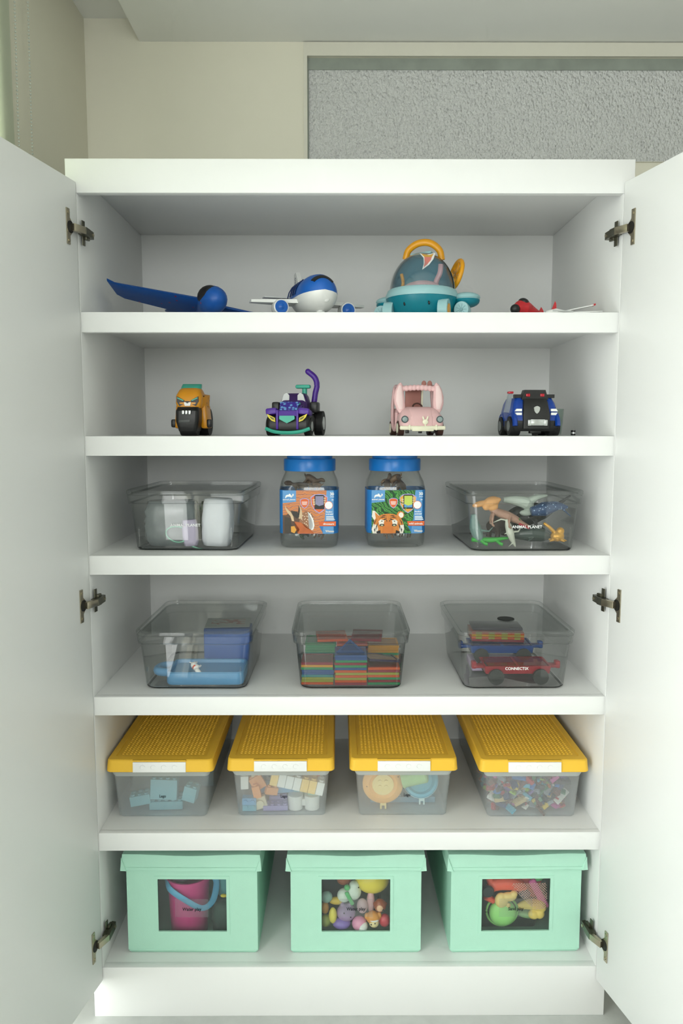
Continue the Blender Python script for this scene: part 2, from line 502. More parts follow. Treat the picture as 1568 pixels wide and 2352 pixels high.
for s, ang in ((-1, 10.5), (1, 12.8)):
    d = bpy.data.objects.new('door', None); COL.objects.link(d); d.parent = cab
    d['label'] = 'left door leaf' if s < 0 else 'right door leaf'
    d.location = (s * CW, -0.006, 0.0)
    d.rotation_euler = (0, 0, rad(-ang) if s < 0 else rad(ang))
    bm = new(); box2(bm, 0, s * 0.018, -0.592, 0.0, 0.094, 1.886, bev=0.0008); obj('door_leaf', bm, M_LAM, d)
    # hinges: cup plate on the door, arm and mounting plate on the cabinet side
    for hz in (1.787, 0.990, 0.2):
        up = 1 if hz > 1.5 else (0.2 if hz > 0.5 else -0.4)
        h = bpy.data.objects.new('hinge', None); COL.objects.link(h); h.parent = cab
        h.location = (s * CW, -0.006, hz)
        h.rotation_euler = d.rotation_euler
        a = -s  # towards the cabinet middle
        bm = new()
        pl = [(-0.014, -0.036), (-0.002, -0.036), (-0.002, -0.018), (0.006, -0.011), (0.006, 0.011), (-0.002, 0.018), (-0.002, 0.036), (-0.014, 0.036)]
        # plate profile in the (y,z) plane of the door
        loft(bm, [[(a * 0.0, -0.030 + y, z) for y, z in pl], [(a * 0.0022, -0.030 + y, z) for y, z in pl]])
        obj('cup_plate', bm, M_NICK, h, smooth=20)
        bm = new(); cyl(bm, (a * 0.0022, -0.031, 0), (a * 0.0028, -0.031, 0), 0.0125, seg=20); obj('cup', bm, M_DARK, h)
        for zz in (-0.028, 0.028):
            bm = new(); cyl(bm, (a * 0.002, -0.037, zz), (a * 0.0034, -0.037, zz), 0.0034, seg=10); obj('screw', bm, M_NICK, h)
        bm = new(); box(bm, (a * 0.010, -0.012, 0.0), (0.010, 0.034, 0.015), rot=(0, 0, -a * 14), bev=0.001); obj('arm', bm, M_NICK, h)
        bm = new()
        prof = [(0.000, 0.002), (0.012, 0.0), (0.052, 0.0), (0.052, 0.010), (0.030, 0.014), (0.004, 0.018)]
        loft(bm, [[(a * (x + 0.001), y, -0.0075) for y, x in prof], [(a * (x + 0.001), y, 0.0075) for y, x in prof]])
        obj('hinge_body', bm, M_DARKMET, h, smooth=20)
        bm = new(); box(bm, (a * 0.0014, 0.024, 0.0), (0.0022, 0.012, 0.052), bev=0.0008); box(bm, (a * 0.004, 0.034, 0.0), (0.006, 0.016, 0.026), bev=0.001)
        obj('mounting_plate', bm, M_DARKMET, h)
        bm = new(); cyl(bm, (a * 0.010, 0.044, 0), (a * 0.0145, 0.044, 0), 0.0035, seg=10); obj('screw', bm, M_NICK, h)
EPS = 0.0005      # things stand a hair above the boards
S1 += EPS; S2 += EPS; S3 += EPS; S4 += EPS; S5 += EPS; S6 += EPS
# ------------------------------------------------------------------ top shelf toys (modelled in cm)
CM = 0.01
M_BLUEFOAM = spot_mat('blue_foam', '0A56AC', 'A01838', scale=38, thr=0.09, rough=0.38, hs=0.02)
M_BLACKP = mat('black_plastic', '141414', 0.38, var=0.1)
M_WHITEP = mat('white_plastic', 'F0F1EE', 0.3, var=0.01)
M_BLUEP = mat('blue_plastic', '1A64C0', 0.3, var=0.04)
M_NAVY = mat('navy_print', '12306B', 0.35)

# blue foam glider leaning on the cabinet side
g = thing('glider', 'blue speckled foam glider leaning its wing on the left cabinet side', 'toy plane', (-0.330, 0.13, S1 - 0.004))
ax = Vector((-0.42, 0.9, 0.0)).normalized()          # nose to tail
nose = Vector((3.6, -4.0, 4.6))
bm = new()
pts, rr = [], []
for t, r in ((0, 0.4), (0.6, 1.7), (1.8, 2.6), (3.6, 3.1), (6, 3.2), (9, 2.5), (13, 1.7), (20, 1.1), (28, 0.8), (31, 0.6)):
    pts.append(nose + ax * t + Vector((0, 0, 0.35 * math.sin(min(t, 9) / 9 * 3.14) - 0.03 * max(0, t - 9)))); rr.append(r)
tube(bm, pts, rr, seg=20)
obj('fuselage', bm, M_BLUEFOAM, g, unit=CM, smooth=60)
bm = new()
ell(bm, nose + ax * 4.6 + Vector((-0.75, 0, 1.05)), (2.75, 3.9, 2.6), rot=(0, 0, 25))
obj('canopy', bm, mat('black_foam', '181516', 0.4, var=0.2), g, unit=CM, smooth=60)
def wing(tip, root, chord_r, chord_t, th, curl, bmx, back):
    root, tip = Vector(root), Vector(tip)
    rings = []
    n = 14
    for i in range(n + 1):
        t = i / n
        p = root.lerp(tip, t) + Vector((0, 0, curl * max(0, (t - 0.86) / 0.14) ** 2))
        c = (chord_r + (chord_t - chord_r) * t) * (1 if t < 0.86 else max(0.12, math.sqrt(max(0, 1 - ((t - 0.86) / 0.14) ** 2))))
        hth = th * (1 - 0.35 * t) * (1 if t < 0.9 else 0.7)
        ring = []
        for u, v in ((0, 0), (0.06, 0.75), (0.25, 1.0), (0.6, 0.6), (1, 0.08), (1, -0.08), (0.5, -0.35), (0.1, -0.5)):
            ring.append(p + back * (c * u) + Vector((0, 0, hth * v)))
        rings.append(ring)
    loft(bmx, rings)
bm = new(); wing((-22.3, -0.6, 8.9), (1.6, 1.6, 4.9), 13.0, 8.0, 0.8, 0.5, bm, Vector((-0.2, 0.95, -0.2)))
obj('wing', bm, M_BLUEFOAM, g, unit=CM, smooth=60)
bm = new(); wing((20.5, 9.5, 1.0), (2.4, 3.4, 4.0), 12.0, 7.0, 0.8, 0.2, bm, Vector((-0.25, 0.97, 0)))
obj('wing', bm, M_BLUEFOAM, g, unit=CM, smooth=60)
tail = nose + ax * 26
bm = new(); prism(bm, [(-0.6, -3.2), (3.6, -3.2), (3.8, 3.6), (2.6, 4.6), (1.2, 4.4), (0, 1)], -0.35, 0.35, TM(tail, (0, 0, 115)))
obj('tail_fin', bm, M_BLUEFOAM, g, unit=CM)
bm = new(); box(bm, tail + ax * 1.5 + Vector((0, 0, 0.2)), (11, 4, 0.6), rot=(0, 8, 25), bev=0.25); obj('tailplane', bm, M_BLUEFOAM, g, unit=CM)

# passenger jet toy
p = thing('toy_airliner', 'chubby white and blue toy airliner with black windscreen', 'toy plane', (-0.088, 0.180, S1), 18)
prof = [(0.1, -10.6), (1.9, -10.2), (3.2, -9.0), (4.1, -7.0), (4.45, -4.5), (4.45, 0), (4.2, 4), (3.2, 8.5), (1.9, 12), (0.8, 14)]
def jet_ring(r, y, part, n=16):
    # z centre lifts to the tail; flattened ellipse
    cz = 6.1 + max(0, (y - 2) * 0.13)
    ang = [math.pi * k / n for k in range(n + 1)]
    split = -0.12
    if part == 'top':
        return [(r * math.cos(a), y, cz + split * r + r * 1.08 * (math.sin(a))) for a in ang]
    return [(r * math.cos(a + math.pi), y, cz + split * r + r * 0.92 * math.sin(a + math.pi)) for a in ang]
for nm, part, m in (('upper_body', 'top', M_BLUEP), ('lower_body', 'bot', M_WHITEP)):
    bm = new()
    loft(bm, [jet_ring(r, y, part) for r, y in prof]); obj(nm, bm, m, p, unit=CM, smooth=50)
bm = new()
def jet_r(y):
    for (r0, y0), (r1, y1) in zip(prof[:-1], prof[1:]):
        if y0 <= y <= y1:
            return r0 + (r1 - r0) * (y - y0) / (y1 - y0)
rows = []
for a in [rad(x) for x in range(42, 139, 8)]:
    col = []
    for k_, q in ((1.03, -9.35), (1.03, -8.9), (1.03, -8.3), (0.97, -8.3), (0.97, -9.35)):
        r_ = jet_r(q)
        col.append((k_ * r_ * math.cos(a), q - (0.1 if k_ > 1 else 0), 6.1 - 0.12 * r_ + k_ * r_ * 1.08 * math.sin(a)))
    rows.append(col)
loft(bm, rows); obj('windscreen', bm, M_BLACKP, p, unit=CM, smooth=50)
for k in range(4):
    for sx in (-1, 1):
        bm = new(); yy = -1.2 + k * 2.1
        tube(bm, [(sx * 4.62 * math.cos(a), yy, 5.55 + 4.88 * math.sin(a)) for a in [rad(x) for x in (8, 25, 42, 58)]], 0.42, seg=6, flat=0.3)
        obj('window_stripe', bm, M_NAVY, p, unit=CM)
for sx in (-1, 1):
    bm = new()
    loft(bm, [[(sx * 3.4, -2.0, z0) for z0 in (0,)] * 0 or [(sx * 3.4, -3.2, 4.0), (sx * 3.4, 4.0, 4.2), (sx * 3.4, 4.0, 4.9), (sx * 3.4, -3.2, 4.9)],
              [(sx * 14.0, 2.4, 4.6), (sx * 14.0, 5.0, 4.7), (sx * 14.0, 5.0, 5.1), (sx * 14.0, 2.4, 5.2)]])
    obj('wing', bm, M_WHITEP, p, unit=CM, smooth=20)
    e = bpy.data.objects.new('engine', None); COL.objects.link(e); e.parent = p
    bm = new(); lathe(bm, [(1.35, 0), (1.75, 0.1), (1.85, 0.8), (1.75, 3), (1.1, 4.5), (0.2, 4.7)], mt=TM((sx * 8.1, -3.0, 3.0), (-90, 0, 0))); obj('engine_cowl', bm, M_WHITEP, e, unit=CM)
    bm = new(); lathe(bm, [(1.42, -0.12), (1.5, 0.0), (1.42, 0.12), (1.0, 0.05), (0.4, -0.3), (0.05, -0.4)], mt=TM((sx * 8.1, -3.05, 3.0), (-90, 0, 0)))
    for q in range(8):
        box(bm, (sx * 8.1 + 0.8 * math.cos(q * 0.785), -3.12, 3.0 + 0.8 * math.sin(q * 0.785)), (1.0, 0.08, 0.12), rot=(0, -q * 45, 0))
    obj('fan', bm, M_BLUEP, e, unit=CM)
    bm = new(); cyl(bm, (sx * 2.2 - 0.5, 2, 1.1), (sx * 2.2 + 0.5, 2, 1.1), 1.1); obj('wheel', bm, M_BLACKP, p, unit=CM)
    bm = new(); box(bm, (sx * 5.5, 12, 7.4), (7, 2.4, 0.35), bev=0.15); obj('tailplane', bm, M_WHITEP, p, unit=CM)
bm = new(); prism(bm, [(8.2, 8.0), (14.4, 8.2), (14.2, 13.6), (12.6, 14.0), (11.2, 12.4)], -0.55, 0.55, TM((0, 0, 0), (0, 0, 90)))
o = obj('tail_fin', bm, M_WHITEP, p, unit=CM)
for zz in (8.6, 9.4):
    bm = new(); box(bm, (0, 11.6, zz), (1.16, 6.2, 0.35)); obj('stripe', bm, M_NAVY, o, unit=CM)
text('S', 2.0, M_NAVY, o, (-0.58, 12.8, 11.9), rot=(90, 0, -90), bold=0.03)
bm = new(); cyl(bm, (0, -6.6, 0.9), (0, -6.6, 3.0), 0.75); cyl(bm, (-0.9, -6.7, 0.95), (0.9, -6.7, 0.95), 0.95); obj('nose_gear', bm, M_WHITEP, p, unit=CM)
bm = new(); ell(bm, (0.6, -9.75, 4.2), (0.75, 0.35, 0.75)); obj('nose_button', bm, M_WHITEP, p, unit=CM)

# submarine toy with clear dome
M_TEAL = mat('teal_plastic', '0C8496', 0.35, var=0.03)
M_LTEAL = mat('pale_aqua_plastic', 'A5D2D6', 0.35, var=0.02)
M_ORANGE = mat('amber_plastic', 'F0A71C', 0.33, var=0.03)
s = thing('toy_submarine', 'aqua toy submarine with a clear dome and amber carrying handle', 'toy submarine', (0.174, 0.205, S1), -20)
s.scale = (1.0, 1.0, 1.07)
def eri(rx, ry, z, cy=0.0, n=28):
    return [(rx * math.cos(2 * math.pi * k / n), cy + ry * math.sin(2 * math.pi * k / n), z) for k in range(n)]
bm = new(); loft(bm, [eri(5.0, 4.6, 0.2), eri(6.6, 6.2, 0.9), eri(7.8, 7.6, 2.6), eri(8.4, 8.4, 4.6), eri(8.5, 8.6, 5.6)]); obj('hull', bm, M_TEAL, s, unit=CM, smooth=60)
bm = new(); loft(bm, [eri(8.6, 8.7, 5.5), eri(8.65, 8.75, 6.2), eri(8.2, 8.3, 7.2), eri(7.6, 7.7, 7.5), eri(7.2, 7.3, 7.2), eri(7.4, 7.5, 5.8)]); obj('rim', bm, M_LTEAL, s, unit=CM, smooth=60)
# dome: front part clear, rear shell solid
def dome(bm, r, a0, a1, th, n=18, m=9, h=8.6, z0=7.0):
    for rr_, flip in ((r, 0), (r - th, 1)):
        grid = [[bm.verts.new((rr_ * math.cos(a0 + (a1 - a0) * i / n) * math.cos(1.45 * j / m), rr_ * math.sin(a0 + (a1 - a0) * i / n) * math.cos(1.45 * j / m),
                 z0 + (h - (r - rr_)) * math.sin(1.45 * j / m))) for j in range(m + 1)] for i in range(n + 1)]
        for i in range(n):
            for j in range(m):
                bm.faces.new((grid[i][j], grid[i + 1][j], grid[i + 1][j + 1], grid[i][j + 1]))
bm = new(); dome(bm, 7.7, rad(-185), rad(5), 0.15); obj('clear_dome', bm, clear_mat('dome_plastic', 'F8FBFC', milk=0.10, milkcol='D8E6EA', gloss=1.2), s, unit=CM, smooth=60)
bm = new(); dome(bm, 7.85, rad(0), rad(180), 0.3); obj('rear_shell', bm, M_LTEAL, s, unit=CM, smooth=60)
bm = new(); dome(bm, 7.3, rad(-5), rad(185), 0.25); obj('cabin_wall', bm, mat('cabin_teal', '3C9DB4', 0.4), s, unit=CM, smooth=60)
M_PINKP = mat('pink_plastic', 'F0B8BE', 0.4, var=0.03)
bm = new(); ell(bm, (0.2, -1.4, 7.0), (5.0, 3.4, 2.4)); obj('seat', bm, M_PINKP, s, unit=CM)
bm = new(); tube(bm, curve_pts([(3.0, 0, 7.6), (3.6, -0.3, 9.4), (4.4, -0.4, 11.0), (4.6, -0.4, 12.8)]), 0.62, seg=8); obj('lever', bm, M_PINKP, s, unit=CM)
bm = new(); tube(bm, curve_pts([(-4.6, -1.6, 7.2), (-4.2, -1.8, 9.2), (-4.6, -1.8, 11.0)]), 0.4, seg=8); obj('control_stick', bm, M_ORANGE, s, unit=CM)
bm = new(); tube(bm, curve_pts([(-4.4, 1.0, 14.6), (-3.6, 0.9, 16.6), (-1.2, 0.8, 17.9), (1.6, 0.9, 17.8), (3.8, 1.2, 16.2), (4.4, 1.4, 14.0)]), 0.78, seg=12); obj('handle', bm, M_ORANGE, s, unit=CM)
bm = new(); box(bm, (-0.2, 0.3, 15.4), (5.0, 2.2, 0.5), rot=(0, -4, 0), bev=0.2); obj('hatch', bm, M_LTEAL, s, unit=CM)
bm = new()
ring = [(0, 3.1 * math.cos(2 * math.pi * k / 24), 3.1 * math.sin(2 * math.pi * k / 24)) for k in range(25)]
mt = TM((7.3, 4.2, 11.2), (0, 16, 35))
tube(bm, [mt @ Vector(q) for q in ring], 0.55, seg=8)
for a in (0, 60, 120):
    box(bm, (7.3, 4.2, 11.2), (0.5, 0.5, 5.8), rot=(a, 16, 35))
obj('ship_wheel', bm, M_ORANGE, s, unit=CM, smooth=60)
for sx in (-1, 1):
    f = bpy.data.objects.new('side_pod', None); COL.objects.link(f); f.parent = s
    px_ = 10.2 if sx > 0 else 8.6
    bm = new(); ell(bm, (sx * px_, 2.0, 5.6), (3.4, 3.2, 1.2)); obj('pod_top', bm, M_LTEAL, f, unit=CM)
    bm = new(); ell(bm, (sx * px_, 2.0, 4.9), (3.3, 3.1, 1.5)); obj('pod_bottom', bm, M_TEAL, f, unit=CM)
    bm = new(); lathe(bm, [(1.2, 0), (1.7, 0), (1.85, 0.5), (1.75, 3.0), (0.9, 3.8), (0.05, 3.9)], mt=TM((sx * 9.8, -1.6, 2.7), (-90, 0, 0))); obj('turbine', bm, M_LTEAL, f, unit=CM)
    bm = new(); cyl(bm, (sx * 9.8, -1.58, 2.7), (sx * 9.8, -1.4, 2.7), 1.25)
    cyl(bm, (sx * 9.8, -1.9, 2.7), (sx * 9.8, -1.5, 2.7), 0.35)
    for q in range(9):
        box(bm, (sx * 9.8 + 0.7 * math.cos(q * 0.698), -1.62, 2.7 + 0.7 * math.sin(q * 0.698)), (1.1, 0.1, 0.1), rot=(0, -q * 40, 0))
    obj('fan', bm, mat('grey_aqua_plastic', '7FAFB6', 0.4), f, unit=CM)
    for yy in (-5.0, 5.0):
        wl = bpy.data.objects.new('wheel', None); COL.objects.link(wl); wl.parent = s
        bm = new(); cyl(bm, (sx * 5.4, yy, 2.3), (sx * 7.6, yy, 2.3), 2.3, seg=24); obj('tyre', bm, M_LTEAL, wl, unit=CM)
        bm = new(); cyl(bm, (sx * 7.6, yy, 2.3), (sx * 7.8, yy, 2.3), 1.3, seg=20); obj('hub', bm, M_ORANGE, wl, unit=CM)
for xx in (-2.2, 3.6):
    bm = new(); ell(bm, (xx, -7.75, 3.6), (0.22, 0.2, 0.42), rot=(0, -15, 0)); obj('eye', bm, M_BLACKP, s, unit=CM)
bm = new()
mt = TM((2.2, -4.85, 13.2), (-32, 0, 12))
prism(bm, [(-1.6, 1.7), (-0.4, 1.2), (0.6, 1.4), (2.0, 1.7), (1.6, 0), (0.6, -1.6), (-0.9, -2.9), (-0.6, -1.2), (-0.7, 0.4)], -0.06, 0.0, mt)
o = obj('sticker', bm, M_WHITEP, s, unit=CM)
bm = new()
prism(bm, [(-1.2, 1.5), (0.6, 1.1), (1.6, 1.45), (1.2, 0.5), (-0.5, 0.6)], -0.1, -0.06, mt)
obj('print', bm, mat('sticker_gold', 'D9A64A', 0.4), o, unit=CM)
bm = new(); prism(bm, [(-0.5, 0.6), (1.2, 0.5), (1.0, -0.3), (0.2, -1.5), (-0.6, -2.3), (-0.4, -1.0)], -0.1, -0.06, mt)
obj('print', bm, mat('sticker_coral', 'DF8478', 0.4), o, unit=CM)

# small red foam plane
M_REDFOAM = mat('red_foam', 'C2222A', 0.4, var=0.1)
r = thing('foam_plane', 'small red foam plane with black nose and black canopy', 'toy plane', (0.392, 0.13, S1), 0)
bm = new()
tube(bm, curve_pts([(-1.6, -3.5, 2.0), (0.2, -2.0, 2.5), (3.6, 0, 1.3), (7.5, 3.5, 0.9), (11, 8, 0.7)]), lerp_list([1.15, 1.9, 1.2, 0.7, 0.4], 33), seg=16)
obj('fuselage', bm, M_REDFOAM, r, unit=CM, smooth=60)
bm = new(); ell(bm, (-1.9, -3.7, 2.0), (1.15, 1.0, 1.1)); obj('nose', bm, M_BLACKP, r, unit=CM)
bm = new(); ell(bm, (0.35, -2.0, 3.7), (1.3, 1.6, 0.95), rot=(0, 22, 0)); obj('canopy', bm, M_BLACKP, r, unit=CM)
bm = new(); prism(bm, [(4.2, 1.2), (6.0, 0.8), (5.7, 2.4), (5.2, 3.2)], 1.2, 1.6); obj('fin', bm, M_REDFOAM, r, unit=CM)
bm = new(); loft(bm, [[(1, -1, 0.6), (1, 4, 0.6), (1, 4, 0.9), (1, -1, 0.9)], [(15, 6, 0.5), (15, 10, 0.5), (15, 10, 0.8), (15, 6, 0.8)]]); obj('wing', bm, M_REDFOAM, r, unit=CM)
text('AIR', 0.9, M_BLACKP, r, (1.6, -2.75, 2.75), rot=(70, 22, 0), bold=0.02)

# white foam glider with red fin
r = thing('foam_plane', 'flat white foam glider with a red fin and red wing tip', 'toy plane', (0.453, 0.10, S1), 0)
r.scale = (0.55, 0.8, 0.8)
bm = new(); tube(bm, [(-2.6, -2, 0.5), (-1.8, -1.5, 1.2), (2, -1.5, 1.7), (8, 0, 1.3), (14, 2, 0.9)], [0.3, 0.9, 1.0, 0.8, 0.3], seg=12, flat=0.9); obj('fuselage', bm, M_WHITEP, r, unit=CM, smooth=60)
bm = new(); prism(bm, [(0.2, 2.0), (2.4, 2.2), (2.2, 4.0), (1.7, 4.7)], -0.9, -0.6); obj('fin', bm, M_REDFOAM, r, unit=CM)
bm = new(); loft(bm, [[(6.5, -1.0, 1.9), (6.5, 2.0, 1.9), (6.5, 2.0, 2.2), (6.5, -1.0, 2.2)], [(17.6, -1.0, 3.5), (17.6, 0.5, 3.5), (17.6, 0.5, 3.8), (17.6, -1.0, 3.8)]]); obj('wing', bm, M_WHITEP, r, unit=CM)
bm = new(); box(bm, (17.9, -0.3, 3.75), (0.8, 1.6, 0.5), rot=(0, -13, 0)); obj('wing_tip', bm, M_REDFOAM, r, unit=CM)
bm = new(); loft(bm, [[(8, -2, 1.2), (8, 2, 1.2), (8, 2, 1.6), (8, -2, 1.6)], [(20.5, -2.5, 1.6), (20.5, 0, 1.6), (20.5, 0, 1.8), (20.5, -2.5, 1.8)]]); obj('wing', bm, M_WHITEP, r, unit=CM)
bm = new(); box(bm, (4.5, -2.0, 1.75), (8.5, 1.0, 0.5), rot=(0, 2, 0), bev=0.15); obj('body_panel', bm, mat('grey_foam', 'C4C7C4', 0.5), r, unit=CM)
# ------------------------------------------------------------------ second shelf toys (cm, front is -y)
M_AMBER = mat('amber_yellow_plastic', 'D9921A', 0.32, var=0.05)
M_AMBSPOT = spot_mat('amber_spotted_print', 'D9921A', '3A1E0A', scale=95, thr=0.22)
M_MINT = mat('mint_plastic', '3FB39A', 0.35, var=0.04)
M_SILVER = mat('silver_plastic', 'C9CDCB', 0.25, metal=0.6)
M_YEL = mat('yellow_print', 'E6D332', 0.4)
M_PURP = mat('purple_plastic', '4E2396', 0.35, var=0.05)
M_HOOD = spot_mat('scale_print', '3D2A92', '6FA6D8', scale=130, thr=0.3, hs=0.2)

b = thing('toy_motorbike', 'amber toy motorbike with a wild cat face and black front wheel', 'toy motorbike', (-0.366, 0.145, S2), -3)
bm = new(); cyl(bm, (-1.9, -3.6, 2.7), (1.9, -3.6, 2.7), 2.7, seg=28)
obj('front_wheel', bm, mat('black_rubber', '101010', 0.6, var=0.15), b, unit=CM)
bm = new()
loft(bm, [[(x, y, 1.0) for x, y in rrect(4.2, 5.0, 0.8, cy=-3.6)], [(x, y, 3.2) for x, y in rrect(5.2, 6.0, 0.9, cy=-3.7)],
          [(x, y, 5.6) for x, y in rrect(5.3, 6.0, 0.9, cy=-3.4)], [(x, y, 6.5) for x, y in rrect(4.9, 5.0, 0.9, cy=-3.0)]])
obj('fender', bm, M_BLACKP, b, unit=CM)
for k in range(3):
    bm = new(); box(bm, (-0.75 + k * 0.75, -6.72, 5.25), (0.6, 0.25, 0.9), rot=(0, 0, 0), bev=0.12); obj('tooth', bm, M_SILVER, b, unit=CM)
bm = new(); box(bm, (-0.5, -6.75, 3.3), (2.6, 0.1, 0.7), bev=0.02); obj('ribbed_strip', bm, mat('charcoal_plastic', '3A3E3C', 0.4), b, unit=CM)
bm = new()
loft(bm, [[(x, y, 6.3) for x, y in rrect(5.4, 6.0, 1.2, cy=-2.2)], [(x, y, 7.4) for x, y in rrect(5.9, 6.4, 1.3, cy=-2.2)],
          [(x, y, 9.2) for x, y in rrect(6.0, 5.8, 1.4, cy=-1.9)], [(x, y, 10.4) for x, y in rrect(5.0, 4.6, 1.3, cy=-1.5)], [(x, y, 10.9) for x, y in rrect(4.2, 3.6, 1.2, cy=-1.2)]])
obj('cowl', bm, M_AMBER, b, unit=CM, smooth=50)
bm = new(); loft(bm, [[(x, y, 9.9) for x, y in rrect(4.0, 4.4, 1.2, cy=-1.9)], [(x, y, 11.1) for x, y in rrect(4.6, 3.2, 1.2, cy=-1.1)], [(x, y, 11.9) for x, y in rrect(4.4, 2.0, 0.8, cy=-0.2)]])
obj('windscreen', bm, M_MINT, b, unit=CM, smooth=50)
for sx in (-1, 1):
    bm = new(); prism(bm, [(sx * 0.75, 8.0), (sx * 2.45, 8.9), (sx * 2.5, 7.7), (sx * 1.9, 6.7), (sx * 0.7, 7.2)], -5.35, -4.9); o = obj('eye', bm, M_BLACKP, b, unit=CM)
    bm = new(); box(bm, (sx * 1.65, -5.38, 8.25), (1.5, 0.12, 0.22), rot=(0, -sx * 24, 0)); obj('brow', bm, M_MINT, o, unit=CM)
    bm = new(); loft(bm, [[(sx * 2.6, -3.6, 6.4), (sx * 2.6, 0.5, 6.2), (sx * 2.6, 0.5, 9.6), (sx * 2.6, -3.6, 9.4)], [(sx * 3.4, -2.0, 6.8), (sx * 3.6, 1.0, 6.4), (sx * 3.8, 1.0, 9.4), (sx * 3.5, -2.0, 9.0)]]); obj('cheek_guard', bm, M_AMBSPOT, b, unit=CM)
    bm = new(); box(bm, (sx * 2.9, 0.2, 4.4), (1.6, 5.4, 5.6), rot=(0, -sx * 5, 0), bev=0.5); obj('flank', bm, M_AMBER, b, unit=CM)
    bm = new(); box(bm, (sx * 4.15, -1.6, 2.8), (1.2, 1.8, 1.9), bev=0.4); obj('foot_peg', bm, M_BLACKP, b, unit=CM)
bm = new(); prism(bm, [(-0.8, 7.55), (0.8, 7.55), (0.6, 6.75), (-0.6, 6.75)], -5.55, -4.9); o = obj('muzzle', bm, M_WHITEP, b, unit=CM)
bm = new(); prism(bm, [(-0.65, 7.8), (0.65, 7.8), (0, 7.3)], -5.7, -5.3); obj('nose', bm, M_BLACKP, o, unit=CM)
bm = new(); box(bm, (0, 2.0, 5.0), (4.8, 7.0, 6.0), bev=0.8); obj('body', bm, M_AMBER, b, unit=CM)
bm = new(); box(bm, (0, 3.6, 8.6), (3.6, 1.6, 3.2), bev=0.5); obj('seat_back', bm, M_AMBER, b, unit=CM)
bm = new(); cyl(bm, (-3.2, 3.6, 3.2), (3.2, 3.6, 3.2), 3.2, seg=28); obj('rear_wheel', bm, MATS['black_rubber'], b, unit=CM)

# purple cat car
c = thing('toy_car', 'purple and black toy racing car with upright cat tail', 'toy car', (-0.131, 0.155, S2), -9)
bm = new()
def cr(w, z, y0, y1, r=1.0):
    return [(x, y, z) for x, y in rrect(w, y1 - y0, r, cy=(y0 + y1) / 2)]
loft(bm, [cr(9.6, 0.9, -6.6, 5), cr(10.2, 2.2, -7.0, 5.5), cr(10.0, 4.2, -6.6, 5.5), cr(8.8, 5.2, -5.6, 5.5)]); obj('lower_body', bm, M_BLACKP, c, unit=CM, smooth=50)
bm = new()
loft(bm, [[(-2.3, -6.9, 4.4), (2.3, -6.9, 4.4), (2.3, -2.0, 4.4), (-2.3, -2.0, 4.4)], [(-2.2, -6.6, 5.6), (2.2, -6.6, 5.6), (2.6, -1.8, 7.0), (-2.6, -1.8, 7.0)]]); obj('bonnet', bm, M_PURP, c, unit=CM)
bm = new(); prism(bm, [(-1.9, 0), (1.9, 0), (2.3, 3.6), (-2.3, 3.6)], -0.1, 0.0, TM((0, -6.5, 5.0), (-42, 0, 0))); obj('bonnet_print', bm, M_HOOD, c, unit=CM)
for sx in (-1, 1):
    bm = new(); box(bm, (sx * 3.75, -5.0, 5.35), (2.6, 4.4, 1.5), rot=(-6, sx * 6, 0), bev=0.4); box(bm, (sx * 2.35, -6.9, 3.6), (0.55, 0.7, 4.4), bev=0.15); obj('fender', bm, M_PURP, c, unit=CM)
    bm = new(); prism(bm, [(sx * 2.75, 3.1), (sx * 2.85, 4.05), (sx * 4.7, 4.95), (sx * 4.3, 4.1), (sx * 3.6, 3.4)], -7.3, -6.9); o = obj('headlight', bm, M_YEL, c, unit=CM)
    bm = new(); prism(bm, [(sx * 3.0, 3.5), (sx * 3.1, 4.0), (sx * 4.1, 4.45), (sx * 3.7, 3.85)], -7.36, -7.2); obj('pupil', bm, mat('olive_print', '6A6420', 0.4), o, unit=CM)
    for yy, rr_, ww in ((-4.3, 2.1, 1.6), (4.2, 2.9, 2.0)):
        wl = bpy.data.objects.new('wheel', None); COL.objects.link(wl); wl.parent = c
        x0 = 3.6 if yy < 0 else 4.4
        bm = new(); cyl(bm, (sx * x0, yy, rr_), (sx * (x0 + ww), yy, rr_), rr_, seg=24); obj('tyre', bm, MATS['black_rubber'], wl, unit=CM)
        bm = new(); cyl(bm, (sx * (x0 + ww), yy, rr_), (sx * (x0 + ww + 0.1), yy, rr_), rr_ * 0.55, seg=16); obj('hub', bm, M_SILVER, wl, unit=CM)
    bm = new(); box(bm, (sx * 4.6, 2.6, 6.6), (1.8, 4.0, 2.6), bev=0.4); obj('rear_arch', bm, M_BLACKP, c, unit=CM)
    bm = new(); prism(bm, [(sx * 1.0, 7.6), (sx * 2.9, 7.8), (sx * 2.3, 9.6), (sx * 1.6, 10.0), (sx * 1.0, 9.4)], -0.3, 0.2); obj('seat_wing', bm, mat('light_grey_plastic', 'D8DADA', 0.35), c, unit=CM)
bm = new(); prism(bm, [(-1.8, 4.1), (-1.7, 4.5), (1.7, 4.5), (1.8, 4.1), (1.75, 3.7), (0, 2.8), (-1.75, 3.7)], -7.45, -7.0); obj('chevron', bm, M_MINT, c, unit=CM)
bm = new(); tube(bm, curve_pts([(-5.1, -6.6, 1.6), (-3, -7.3, 0.9), (0, -7.5, 0.65), (3, -7.3, 0.9), (5.1, -6.6, 1.6)]), 0.42, seg=8); obj('bumper', bm, M_MINT, c, unit=CM)
bm = new(); box(bm, (0, -1.9, 7.35), (4.1, 0.7, 0.7), bev=0.3); obj('dashboard', bm, M_MINT, c, unit=CM)
bm = new(); loft(bm, [cr(6.6, 5.0, -1.5, 5.2), cr(6.8, 7.0, -1.2, 5.4), cr(5.6, 9.2, 0.4, 5.2), cr(4.6, 9.9, 1.0, 5.0)]); obj('cabin', bm, mat('dark_purple_plastic', '3A1B5E', 0.35), c, unit=CM, smooth=50)
